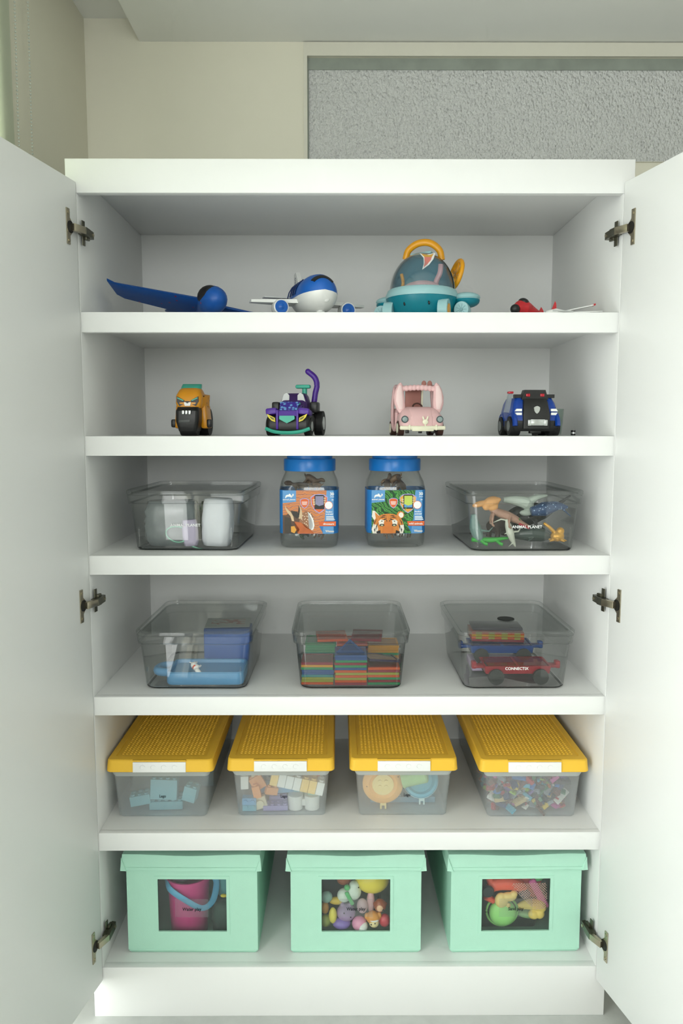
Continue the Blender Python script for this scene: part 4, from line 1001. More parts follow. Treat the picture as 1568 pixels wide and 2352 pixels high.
M_SPOTBLUE = spot_mat('whale_shark_blue', '1F3F66', 'A9C4DA', scale=170, thr=0.22)
bm = new(); tube(bm, curve_pts([(-3, 0, -0.6), (0, 0, 0), (3, 0, 0.7), (5.6, 0, 0.4)], 5), lerp_list([1.0, 1.7, 1.1, 0.3], 16), seg=12); tube(bm, [(4, 0, .4), (6.4, 0, -1.8)], [0.6, 0.2], flat=0.5)
one('toy_whale_shark', 'dark blue spotted toy whale shark at the right under the lid', 'toy animal', bm, M_SPOTBLUE, at(bin_b, 5.4, -11.6, 9.3), (0, 0, 0), AG, remesh=0.0014)
bm = new(); tube(bm, curve_pts([(-2, 0, 3), (-1.6, 0, 0), (-0.6, 0, -2.6), (0.6, 0, -4)], 5), lerp_list([0.6, 1.4, 1.2, 0.3], 16), seg=10); tube(bm, [(-1, 0, -.6), (1.6, -.2, -1.0), (2.6, 0, 0)], [0.8, 0.5, 0.15], flat=0.4)
one('toy_dolphin', 'grey teal toy dolphin standing at the left end of the bin', 'toy animal', bm, mat('dolphin_teal', '6F8C86', 0.35, var=0.1), at(bin_b, -9.0, -12.0, 5.2), (0, 0, 0), AG, remesh=0.0013)
animal('toy_bear', 'dark brown toy bear deep in the animal bin', mat('dark_brown_rubber', '3B2A22', 0.5, var=0.2), at(bin_b, -3.0, -4.4, 4.4), (0, 0, 30), AG, L=7, r=2.0, leg=2.2, neck=1.2, head=1.4, tail=0)
animal('toy_horse', 'dark grey toy animal deep behind the orca', mat('dark_grey_rubber', '2C302E', 0.4, var=0.2), at(bin_b, 5.5, 4.6, 6.5), (0, 20, 160), AG, L=8, r=2.2, leg=2.4, neck=2, head=1.2, tail=2)

# --- bin C: blue tray, blue box, card, small white toy
M_TRAY = mat('light_blue_plastic', '5E9CC8', 0.4, var=0.03)
t = thing('toy_tray', 'light blue flat plastic tray with a rounded side handle', 'tray', at(bin_c, 1.9, -8.4, 0.65), 0)
bm = new(); loft(bm, [rr3(17.6, 11.0, 1.4, 0), rr3(18.0, 11.4, 1.5, 0.4), rr3(18.0, 11.4, 1.5, 2.7), rr3(17.4, 10.8, 1.4, 3.0), rr3(16.6, 10, 1.2, 2.9), rr3(16.2, 9.6, 1.2, 2.2)]); obj('tray_body', bm, M_TRAY, t, unit=CM)
bm = new(); tube(bm, curve_pts([(-8.6, 3.6, 1.9), (-11.2, 3.2, 1.9), (-12.2, 1.2, 1.9), (-11.6, -1.2, 1.9), (-8.6, -2.2, 1.9)]), 1.0, seg=10); obj('handle', bm, M_TRAY, t, unit=CM, smooth=60)
bm = new(); box(bm, (0, 0, 5.2), (11.4, 6.0, 10.4), bev=0.3); one('blue_box', 'deep blue upright box at the right behind the blue tray', 'box', bm, mat('deep_blue_card', '3D62A6', 0.5), at(bin_c, 5.4, 0.6, 0.65))
cd_ = thing('picture_card', 'card with red and orange print lying on the blue box', 'card', at(bin_c, 5.0, 3.2, 11.15), 4)
bm = new(); box(bm, (0, 0, 0.05), (11.0, 9.5, 0.1)); obj('card_sheet', bm, mat('card_pale', 'CFD5CF', 0.6), cd_, unit=CM)
M_CARDP = spot_mat('card_print', 'C97B66', 'D8DAD0', scale=60, thr=0.5, hs=0.1)
bm = new(); box(bm, (0, 0.5, 0.12), (8.4, 5.0, 0.03)); obj('print', bm, M_CARDP, cd_, unit=CM)
o = animal('toy_dog', 'tiny white toy puppy lying on the blue tray', M_WHITEP, at(bin_c, -0.6, -11.4, 4.35), (80, 30, -30), None, vox=0.0008, L=2.0, r=0.75, leg=0.8, neck=0.5, head=0.75, tail=0.6, up=0.7)
bm = new(); ell(bm, (0.2, 0, 0.75), (0.55, 0.6, 0.3)); obj('red_collar', bm, mat('coral_red', 'D8604A', 0.4), o, unit=CM)

# --- bin D: magnetic tiles
TCOL = {'orange': 'E8641E', 'lime': 'B9BE4A', 'teal': '2E9FA0', 'blue': '1F5FA8', 'green': '28A668', 'yellow': 'E8B03A', 'crimson': 'A82B3E', 'purple': '3C2A55'}
M_TILE = {c: clear_mat('tile_' + c, h, milk=0.55, milkcol=h, rough=0.08, gloss=1.0) for c, h in TCOL.items()}
M_TILED = {c: clear_mat('tileframe_' + c, h, milk=0.85, milkcol=h, rough=0.08, gloss=1.0) for c, h in TCOL.items()}
TS, TH = 7.4, 0.58
bm = new()
def rc_(s, z):
    return [(-s, -s, z), (s, -s, z), (s, s, z), (-s, s, z)]
loft(bm, [rc_(TS / 2, 0), rc_(TS / 2, TH - 0.03), rc_(TS / 2 - 0.5, TH - 0.03), rc_(TS / 2 - 0.5, 0)], closed=True)
for k_ in (-1, 0, 1):
    box(bm, (k_ * 2.9, -TS / 2 - 0.005, TH / 2 - 0.01), (0.9 if k_ else 1.1, 0.05, TH - 0.1))
ME_FRAME = obj('tile_rim', bm, M_TILED['blue'], None, unit=CM)
bm = new(); box(bm, (0, 0, TH / 2), (TS - 1.0, TS - 1.0, 0.3)); ME_PANE = obj('tile_pane', bm, M_TILE['blue'], None, unit=CM)
def tile(color, label, loc, rotz=0.0, tilt=(0, 0), group='magnetic tiles stacked in the bin'):
    t = thing('magnetic_tile', label, 'toy tile', loc, group=group, rot=(tilt[0], tilt[1], rotz))
    for src, ms in ((ME_FRAME, M_TILED), (ME_PANE, M_TILE)):
        c = bpy.data.objects.new(src.name.split('.')[0], src.data); COL.objects.link(c); c.parent = t
        c.material_slots[0].link = 'OBJECT'; c.material_slots[0].material = ms[color]
    return t
stacks = (('left front', -7.75, -10.2, ['orange', 'lime', 'lime', 'teal', 'blue', 'blue', 'green', 'yellow', 'crimson']),
          ('middle front', 0.05, -10.6, ['crimson', 'orange', 'lime', 'orange', 'lime', 'orange', 'blue', 'green', 'crimson', 'green', 'blue', 'blue']),
          ('right front', 7.65, -10.4, ['green', 'crimson', 'green', 'orange', 'lime', 'crimson', 'orange']),
          ('left rear', -7.2, -2.2, ['orange', 'teal', 'crimson', 'green', 'lime', 'green', 'blue', 'green', 'teal', 'green', 'green', 'green', 'green']),
          ('middle rear', 0.4, -2.6, ['purple', 'blue', 'crimson', 'orange', 'purple', 'purple', 'crimson', 'purple', 'orange', 'purple', 'crimson', 'purple', 'orange']),
          ('right rear', 8.0, -2.4, ['orange', 'lime', 'green', 'crimson', 'orange', 'lime', 'yellow', 'yellow', 'green', 'yellow', 'yellow', 'yellow']))
for nm, sx, sy, cols in stacks:
    for i, cl in enumerate(cols):
        tile(cl, '%s translucent tile, %s from the bottom of the %s stack' % (cl, ORD[i], nm), at(bin_d, sx + rnd.uniform(-.08, .08), sy + rnd.uniform(-.05, .05), 0.66 + i * (TH + 0.012)), rnd.uniform(-1, 1))
tile('purple', 'purple translucent tile askew on top of the right front stack', at(bin_d, 7.2, -9.6, 5.6), 12, (-4, 6))
tile('orange', 'orange translucent tile lying on the green rear stack', at(bin_d, -4.6, -1.6, 8.65), 5, (2, 0))
tile('crimson', 'crimson translucent tile propped on the dark rear stack', at(bin_d, 4.2, -1.8, 8.9), -6, (4, 0))
t = thing('magnetic_tile', 'blue triangular translucent tile standing on the middle front stack', 'toy tile', at(bin_d, -0.1, -12.2, 7.75), group='magnetic tiles stacked in the bin', rot=(-62, 0, 0))
bm = new(); loft(bm, [[(-3.3, -0.25, 0), (3.3, -0.25, 0), (0, -0.25, 4.4)], [(-2.4, -0.25, 0.5), (2.4, -0.25, 0.5), (0, -0.25, 3.6)], [(-2.4, 0.25, 0.5), (2.4, 0.25, 0.5), (0, 0.25, 3.6)], [(-3.3, 0.25, 0), (3.3, 0.25, 0), (0, 0.25, 4.4)]], closed=True); obj('tile_rim', bm, M_TILED['blue'], t, unit=CM)
bm = new(); loft(bm, [[(-2.4, -0.1, 0.5), (2.4, -0.1, 0.5), (0, -0.1, 3.6)], [(-2.4, 0.1, 0.5), (2.4, 0.1, 0.5), (0, 0.1, 3.6)]]); obj('tile_pane', bm, M_TILE['blue'], t, unit=CM)
for o_ in (ME_FRAME, ME_PANE):
    bpy.data.objects.remove(o_, do_unlink=True)

# --- bin E: wagons and tiles
def wagon(label, color, hexc, loc, rotz=0):
    m1 = clear_mat('wagon_' + color, hexc, milk=0.8, milkcol=hexc, gloss=1.0)
    m2 = clear_mat('wagonpane_' + color, hexc, milk=0.45, milkcol=hexc, gloss=1.0)
    w = thing('toy_wagon', label, 'toy wagon', loc, rotz, 'magnetic wagon bases')
    bm = new(); loft(bm, [[(x, y, 2.4) for x, y in rrect(15.0, 7.6, 0.4)], [(x, y, 4.2) for x, y in rrect(15.6, 8.0, 0.5)], [(x, y, 4.2) for x, y in rrect(14.8, 7.2, 0.4)], [(x, y, 2.5) for x, y in rrect(14.2, 6.8, 0.3)]], closed=True); obj('chassis', bm, m1, w, unit=CM)
    for sx in (-1, 1):
        bm = new(); box(bm, (sx * 3.6, 0, 4.1), (6.6, 6.8, 0.3)); obj('deck_pane', bm, m2, w, unit=CM)
        bm = new(); box(bm, (sx * 8.9, -1.0, 3.6), (2.6, 2.4, 0.7), bev=0.2); box(bm, (sx * 9.9, -1.0, 3.9), (1.1, 2.0, 1.7), bev=0.25); obj('coupler', bm, m1, w, unit=CM)
        for sy in (-1, 1):
            bm = new(); cyl(bm, (sx * 5.2, sy * 3.3, 1.82), (sx * 5.2, sy * 4.7, 1.82), 1.82, seg=26); obj('wheel', bm, mat('matt_black_wheel', '1E2320', 0.5), w, unit=CM)
    bm = new(); box(bm, (0, 0, 4.15), (0.6, 7.2, 0.4)); obj('cross_bar', bm, m1, w, unit=CM)
    return w
wagon('red translucent toy wagon base with black wheels', 'red', 'C22A3C', at(bin_e, 0.9, -9.7, 0.68), 1)
wagon('blue translucent toy wagon base behind the red one', 'blue', '1E62B8', at(bin_e, -0.6, 0.2, 2.75), 0)
bm = new(); box(bm, (0, 0, 1.0), (16.0, 8.5, 2.0), bev=0.3); one('grey_block', 'pale lilac flat case under the blue wagon base', 'case', bm, mat('lilac_plastic', 'B9A6C4', 0.4, var=0.1), at(bin_e, 0, 0.4, 0.66))
for i, cl in enumerate(('crimson', 'orange', 'yellow', 'orange')):
    t = thing('magnetic_tile', '%s long translucent tile, %s of the pile above the blue wagon' % (cl, ORD[i]), 'toy tile', at(bin_e, -1.2, 2.5, 7.3 + i * 0.62), group='long tiles above the wagons', rot=(0, 1.5, 0))
    bm = new(); box(bm, (0, 0, 0.29), (13.0, 7.4, 0.56), bev=0.05); obj('tile_body', bm, M_TILED[cl], t, unit=CM)
    for q in range(4):
        bm = new(); box(bm, (-4.8 + q * 3.2, -3.72, 0.29), (1.5, 0.06, 0.5)); obj('window', bm, M_TILED['lime'] if i > 0 else M_TILED['crimson'], t, unit=CM)
t = thing('magnetic_tile', 'dark purple translucent tile topmost under the wagon bin lid', 'toy tile', at(bin_e, -1.0, 3.4, 10.0), rotz=-2, group='long tiles above the wagons')
bm = new(); box(bm, (0, 0, 0.29), (12.4, 7.4, 0.56), bev=0.05); obj('tile_body', bm, M_TILED['purple'], t, unit=CM)
# ------------------------------------------------------------------ two jars of toy animals
M_JAR = clear_mat('jar_plastic', 'FEFFFE', milk=0.02, rough=0.03, gloss=1.1)
M_LIDB = mat('jar_lid_blue', '1A77C8', 0.3, var=0.02)
M_LABB = mat('label_blue', '2F7FC6', 0.4, var=0.02)
M_LABL = mat('label_light_blue', '5C9BD2', 0.4, var=0.02)
M_LABO = mat('label_orange', 'E0662A', 0.4)
M_LAV = mat('label_lavender', 'A9A6D8', 0.4)
M_PRW = mat('print_white', 'F7F8F6', 0.45, var=0)
M_PRK = mat('print_black', '17181A', 0.45)
M_STRATA = band_mat('print_rock_strata', ['B0623A', 'C98A66', 'D9A27E', 'C2703E', 'E0893E'], scale=45, distort=9, direction='Z')
M_JUNGLE = band_mat('print_jungle', ['0E3A1A', '1F6A2A', '2F8A36', '66B04E', '17542A'], scale=40, distort=10, direction='DIAGONAL')
M_TIG = band_mat('print_tiger_fur', ['D9822E', 'E39A48', 'C96F22'], scale=70, distort=5, direction='X')
M_FRILL = spot_mat('print_frill', '9A6A48', 'E2CDB0', scale=280, thr=0.3, hs=0.1)
M_BONE = mat('print_horn', 'D9BD96', 0.45, var=0.2)
M_BROWNP = mat('print_brown', '5A4030', 0.45, var=0.3)
M_SCREEN = mat('print_lilac', '8D8AA8', 0.4, var=0.2)
M_LIME = mat('print_lime', 'C3D65A', 0.4, var=0.1)
M_GREENPR = mat('print_leaf', '57A447', 0.4, var=0.15)
M_GOLDPR = mat('print_amber', 'E8A63A', 0.4, var=0.1)

def art(parent, layers):
    """flat print built from thin layered shapes; crop coordinates -> label cm"""
    mats_, bm = [], new()
    for i, (poly, m) in enumerate(layers):
        if m not in mats_:
            mats_.append(m)
        y = -7.0 - 0.004 * (i + 1)
        p = [((a - 780) / 86.6, 13.6 - (b - 770) / 86.6) for a, b in poly]
        f = bm.faces.new([bm.verts.new((x, y, z)) for x, z in p]); f.material_index = mats_.index(m)
    bmesh.ops.triangulate(bm, faces=bm.faces)
    me = bpy.data.meshes.new('label_print'); bmesh.ops.scale(bm, vec=(CM, CM, CM), verts=bm.verts); bm.to_mesh(me); bm.free()
    for m in mats_:
        me.materials.append(m)
    o = bpy.data.objects.new('label_print', me); COL.objects.link(o); o.parent = parent
    return o

def circ(x, y, rx, ry=None, n=20, a0=0, a1=360):
    ry = ry or rx
    return [(x + rx * math.cos(rad(a0 + (a1 - a0) * k / n)), y + ry * math.sin(rad(a0 + (a1 - a0) * k / n))) for k in range(n)]
def shield(x, y, w, h):
    return [(x - w / 2, y - h * .34), (x - w * .3, y - h * .46), (x, y - h * .5), (x + w * .3, y - h * .46), (x + w / 2, y - h * .34), (x + w * .46, y + h * .05), (x + w * .25, y + h * .35), (x, y + h * .5), (x - w * .25, y + h * .35), (x - w * .46, y + h * .05)]
ELEPH = [(315, 925), (325, 880), (350, 860), (385, 858), (400, 835), (420, 845), (435, 870), (455, 878), (470, 868), (472, 848), (460, 842), (478, 838), (490, 852), (486, 880), (462, 898), (440, 895), (450, 918), (430, 915), (415, 900), (370, 898), (345, 905), (330, 925)]

def jar(label, cx, yf, words, kind, rotz):
    j = thing('toy_jar', label, 'jar', (cx, yf + 0.069, S3), rotz, 'clear jars of toy figures')
    W = 13.7
    bm = new()
    def circle_ring(r, z, n=24):
        return [(r * math.cos(rad(-90 + 7.5 + 360 * k / n)), r * math.sin(rad(-90 + 7.5 + 360 * k / n)), z) for k in range(n)]
    def sq(w, r, z):
        return rr3(w, w, r, z, 5)
    def mix(w, r, rc, z, t):
        return [tuple((1 - t) * a + t * b for a, b in zip(p, q)) for p, q in zip(sq(w, r, z), circle_ring(rc, z))]
    outer = [sq(W - 2, 2.2, 0), sq(W - 0.5, 2.6, 0.4), sq(W, 2.8, 1.6), sq(W, 2.8, 14.0), mix(W - 0.2, 3.2, 6.5, 15.4, 0.25), mix(W - 0.9, 3.6, 6.2, 16.6, 0.7), mix(W - 1.6, 4, 5.95, 17.4, 1.0), circle_ring(5.85, 18.8)]
    inner = [[(x * 0.975, y * 0.975, z + (0.12 if z < 1 else 0)) for x, y, z in rg] for rg in reversed(outer)]
    loft(bm, outer + inner); obj('jar_body', bm, M_JAR, j, unit=CM, smooth=45)
    bm = new(); lathe(bm, [(5.6, 17.9), (6.15, 17.9), (6.2, 18.2), (6.2, 20.4), (6.1, 20.7), (5.5, 20.75), (5.45, 20.8), (5.45, 21.9), (5.3, 22.0), (0.05, 22.0)], seg=40); lid = obj('lid', bm, M_LIDB, j, unit=CM, smooth=40)
    bm = new(); band_o = lambda z, e: rr3(W + e, W + e, 2.8, z, 5)
    loft(bm, [band_o(3.4, 0.14), band_o(13.6, 0.14), band_o(13.6, 0.08), band_o(3.4, 0.08)], closed=True); lab = obj('label_band', bm, M_LABB, j, unit=CM)
    L = []
    T_, B_ = 772, 1648
    bgm = M_STRATA if kind == 'dino' else M_JUNGLE
    L.append(([(265, T_), (1150, T_), (1150, 1330), (1000, 1500), (1080, B_), (265, B_)], bgm))
    L.append(([(265, T_), (535, T_), (535, 1000), (265, 1030)], M_LABL))
    L.append(([(1150, T_), (1290, T_), (1290, 1390), (1110, 1390), (1130, 1100)], M_LABL))
    L.append(([(1080, 1500), (1290, 1500), (1290, B_), (1070, B_)], M_LABL))
    L.append((ELEPH, M_PRW))
    L.append((shield(705, 1035, 185, 215), M_LAV)); L.append((shield(705, 1033, 160, 185), M_LABO))
    for q in range(3):
        L.append(([(650 + q * 5, 1000 + q * 25), (760 - q * 5, 1000 + q * 25), (760 - q * 5, 1012 + q * 25), (650 + q * 5, 1012 + q * 25)], M_PRW))
    L.append((shield(1000, 1040, 350, 400), M_LAV)); L.append((shield(1000, 1040, 315, 360), M_LABO if kind == 'dino' else M_GOLDPR))
    L.append(([(905, 880), (930, 860), (1080, 860), (1105, 880), (1105, 1150), (905, 1150)], M_PRK))
    L.append(([(925, 885), (1088, 885), (1088, 1120), (925, 1120)], M_SCREEN if kind == 'dino' else M_LIME))
    L.append(([(925, 1050), (1000, 1085), (1088, 1060), (1088, 1120), (925, 1120)], M_PRK if kind == 'dino' else M_LABL))
    for q in range(3):
        L.append((circ(890 + 4 * q, 960 + q * 45, 24, 20, 10), M_BONE)); L.append((circ(1115, 930 + q * 45, 22, 18, 10), M_BONE))
    L.append((circ(1190, 1070, 84, n=24), M_LABO)); L.append((circ(1190, 1070, 76, n=24), M_PRW))
    L.append(([(985, 1400), (1338, 1396), (1334, 1490), (1010, 1494)], M_LABO))
    for q in range(3):
        L.append(([(1140, 1295 + q * 30), (1290 + 12 * q, 1295 + q * 30), (1290 + 12 * q, 1311 + q * 30), (1140, 1311 + q * 30)], M_PRW))
    if kind == 'dino':
        L.append(([(265, 1270), (340, 1270), (440, 1180), (520, 1190), (640, 1300), (650, 1420), (560, 1520), (600, 1600), (560, B_), (265, B_)], M_BROWNP))
        L.append((circ(750, 1400, 150, 205, 24), M_FRILL)); 
        L.append(([(770, 1200), (830, 1260), (880, 1360), (905, 1480), (880, 1560), (800, 1610), (870, 1520), (875, 1450), (850, 1350), (800, 1260)], M_PRW))
        L.append(([(590, 1060), (625, 1110), (655, 1190), (660, 1290), (640, 1340), (585, 1345), (600, 1270), (612, 1180)], M_BONE))
        L.append(([(590, 1060), (612, 1140), (612, 1180), (600, 1270), (570, 1310), (590, 1200)], M_PRK))
        L.append(([(310, 1060), (340, 1130), (430, 1210), (480, 1300), (495, 1395), (450, 1390), (420, 1290), (360, 1220), (320, 1150)], M_BONE))
        L.append(([(440, 1190), (560, 1200), (600, 1300), (540, 1340), (470, 1270)], mat('print_dark_hide', '2E2720', 0.45, var=0.4)))
        L.append(([(500, 1400), (640, 1420), (720, 1520), (850, 1580), (900, B_), (560, B_), (600, 1560)], mat('print_rust', 'C4642A', 0.45, var=0.3)))
        L.append(([(300, 1300), (420, 1330), (440, 1500), (560, 1620), (570, B_), (300, B_)], mat('print_shadow_hide', '3A332A', 0.45, var=0.3)))
        L.append(([(430, 1500), (500, 1490), (540, 1570), (500, 1640), (430, 1610)], M_GOLDPR))
    else:
        rg = random.Random(4)
        for q in range(46):
            x, y = rg.uniform(300, 1100), rg.uniform(790, 1500)
            a, ln = rg.choice((-35, -55, 30, 140, -140)) + rg.uniform(-10, 10), rg.uniform(80, 190)
            dx, dy = math.cos(rad(a)), math.sin(rad(a))
            if 540 < x < 780 and 880 < y < 1060 or x > 840 and y < 1220 or x < 560 and y < 1030 or x + dx * ln > 1090 or x + dx * ln < 275 or y + dy * ln > 1600 or y + dy * ln < 780:
                continue
            L.append(([(x, y), (x + dx * ln * .5 - dy * 9, y + dy * ln * .5 + dx * 9), (x + dx * ln, y + dy * ln), (x + dx * ln * .5 + dy * 9, y + dy * ln * .5 - dx * 9)], rg.choice((M_GREENPR, M_GREENPR, mat('print_deep_leaf', '1B5A2A', 0.4)))))
        F = mat('print_fur_white', 'EFE9DC', 0.45)
        L.append(([(285, 1180), (330, 1190), (430, 1290), (330, 1400), (270, 1300)], F)); L.append(([(330, 1210), (415, 1290), (350, 1350)], M_TIG))
        L.append((circ(850, 1270, 75, 75, 16), M_TIG)); L.append((circ(860, 1275, 50, 55, 14), F))
        L.append(([(300, 1450), (330, 1360), (400, 1290), (500, 1255), (610, 1245), (720, 1255), (820, 1295), (880, 1370), (915, 1470), (925, 1560), (900, B_), (290, B_), (265, 1560)], M_TIG))
        L.append(([(300, 1450), (380, 1480), (400, 1560), (380, B_), (290, B_), (268, 1570)], F)); L.append(([(915, 1470), (840, 1480), (820, 1560), (840, B_), (900, B_), (925, 1560)], F))
        L.append(([(405, 1400), (450, 1360), (520, 1380), (530, 1450), (480, 1500), (420, 1480)], F)); L.append(([(680, 1380), (740, 1360), (790, 1400), (780, 1480), (720, 1500), (670, 1450)], F))
        L.append(([(520, 1400), (680, 1400), (700, 1500), (720, B_), (470, B_), (500, 1500)], mat('print_tiger_nose', 'D2782C', 0.45, var=0.2)))
        for ex in (475, 725):
            L.append((circ(ex, 1478, 50, 26, 14), M_PRK)); L.append((circ(ex, 1482, 26, 14, 12), mat('print_eye', 'C9CFA6', 0.4)))
        for s_ in (-1, 1):
            c_ = 600
            for pts in ([(20, 1290), (90, 1275), (160, 1300), (90, 1292)], [(25, 1320), (110, 1305), (190, 1345), (110, 1325)], [(20, 1350), (60, 1345), (120, 1380), (60, 1370)], [(225, 1340), (280, 1420), (290, 1500), (265, 1430)],
                        [(200, 1420), (245, 1500), (240, 1590), (225, 1510)], [(255, 1520), (285, 1570), (270, 1630), (262, 1580)], [(160, 1580), (240, 1610), (230, 1645), (150, 1645)], [(20, 1380), (50, 1385), (20, 1410)], [(110, 1400), (140, 1380), (135, 1415)]):
                L.append(([(c_ + s_ * a, b) for a, b in pts], M_PRK))
    ox = 0
    pr = art(lab, L)
    def tp(w, x, y, size, bold=0.0, m=M_PRW, al='LEFT', shear=0.0):
        text(w, size, m, lab, ((x - 780) / 86.6, -7.0 - 0.004 * (len(L) + 2), 13.6 - (y - 770) / 86.6), bold=bold, align=al, shear=shear, name='lettering')
    tp('animal planet', 395, 955, 0.55, 0.008, al='CENTER')
    tp('30', 1298, 845, 0.95, 0.025, al='RIGHT'); tp('pieces', 1298, 897, 0.36, 0.006, al='RIGHT'); tp('3+', 1295, 962, 0.5, 0.012, al='RIGHT')
    tp('feeding', 1135, 1203, 0.52, 0.010); tp('animals!', 1135, 1250, 0.52, 0.010)
    tp(words, 1300, 1448, 0.66, 0.014, al='RIGHT')
    tp('Wenno', 1212, 1597, 0.62, 0.05, al='CENTER'); tp('Wenno', 1212, 1597, 0.58, 0.0, m=mat('print_taupe', '6B5A4A', 0.5), al='CENTER')
    # bear ears mark above the maker's name
    return j
JW = {}
jar_a = jar('clear blue-lidded jar with an orange horned dinosaur label', -0.0945, 0.105, 'dinosaurs', 'dino', -1)
jar_b = jar('clear blue-lidded jar with a green tiger label', 0.110, 0.112, 'wild animals', 'wild', 1)
DARKS = ['3A2C22', '2B3A30', '4C3A2C', '5A4632', '6A5440', '30281F', '7A5A3A', '3E4A38']
def fill(j, grp, words, cols, seed):
    rg = random.Random(seed)
    spots = [(-1.7, -2.2, 3.4), (2.2, -2.8, 3.3), (0, 2.0, 3.4), (-2.2, -2.2, 5.4), (2.4, -1.8, 6.0), (-1.5, 1.5, 7.4), (1.8, 1.4, 9.0), (-2.2, -1.2, 10.0), (1.5, -2.2, 11.6), (-2.0, -1.4, 14.2), (1.5, -0.6, 14.2), (0.2, 0.4, 15.7)]
    adj = ['flat at the very bottom left', 'flat at the very bottom right', 'at the back of the bottom', 'lower left behind the label edge', 'lower right behind the label edge', 'in the middle of the heap', 'on the right of the heap', 'on the left of the heap', 'right above the label', 'left above the label', 'at the right shoulder of the jar', 'highest under the lid']
    for (x, y, z), where in zip(spots, adj):
        c = rg.choice(cols)
        m = mat('figure_' + c, c, 0.5, var=0.35, scale=90)
        animal('toy_figure', '%s toy %s' % ({'3A2C22': 'dark brown', '2B3A30': 'dark green', '4C3A2C': 'brown', '5A4632': 'brown', '6A5440': 'light brown', '30281F': 'blackish', '7A5A3A': 'tan', '3E4A38': 'olive', '2F6A34': 'green', 'B98A4E': 'sandy', 'C4692A': 'orange', '8A6A48': 'sandy brown'}[c], words) + ' ' + where, m, at(j, x, y, z), (rg.uniform(-50, 50), rg.uniform(-40, 40), rg.uniform(0, 360)), grp, vox=0.0013,
               L=rg.uniform(3.0, 3.9), r=rg.uniform(0.75, 1.05), leg=rg.uniform(1.2, 2.0), neck=rg.uniform(0.6, 1.2), head=rg.uniform(0.6, 0.95), tail=rg.uniform(0.6, 1.4) if words == 'dinosaur' else 0.8, up=rg.uniform(0.6, 1.4), horn=rg.choice((0, 2))).scale = (0.88, 0.88, 0.88)
fill(jar_a, 'dinosaur figures in the jar', 'dinosaur', DARKS, 11)
fill(jar_b, 'wild animal figures in the jar', 'wild animal', ['5A4632', '6A5440', '7A5A3A', '2F6A34', 'B98A4E', 'C4692A', '8A6A48', '4C3A2C'], 21)
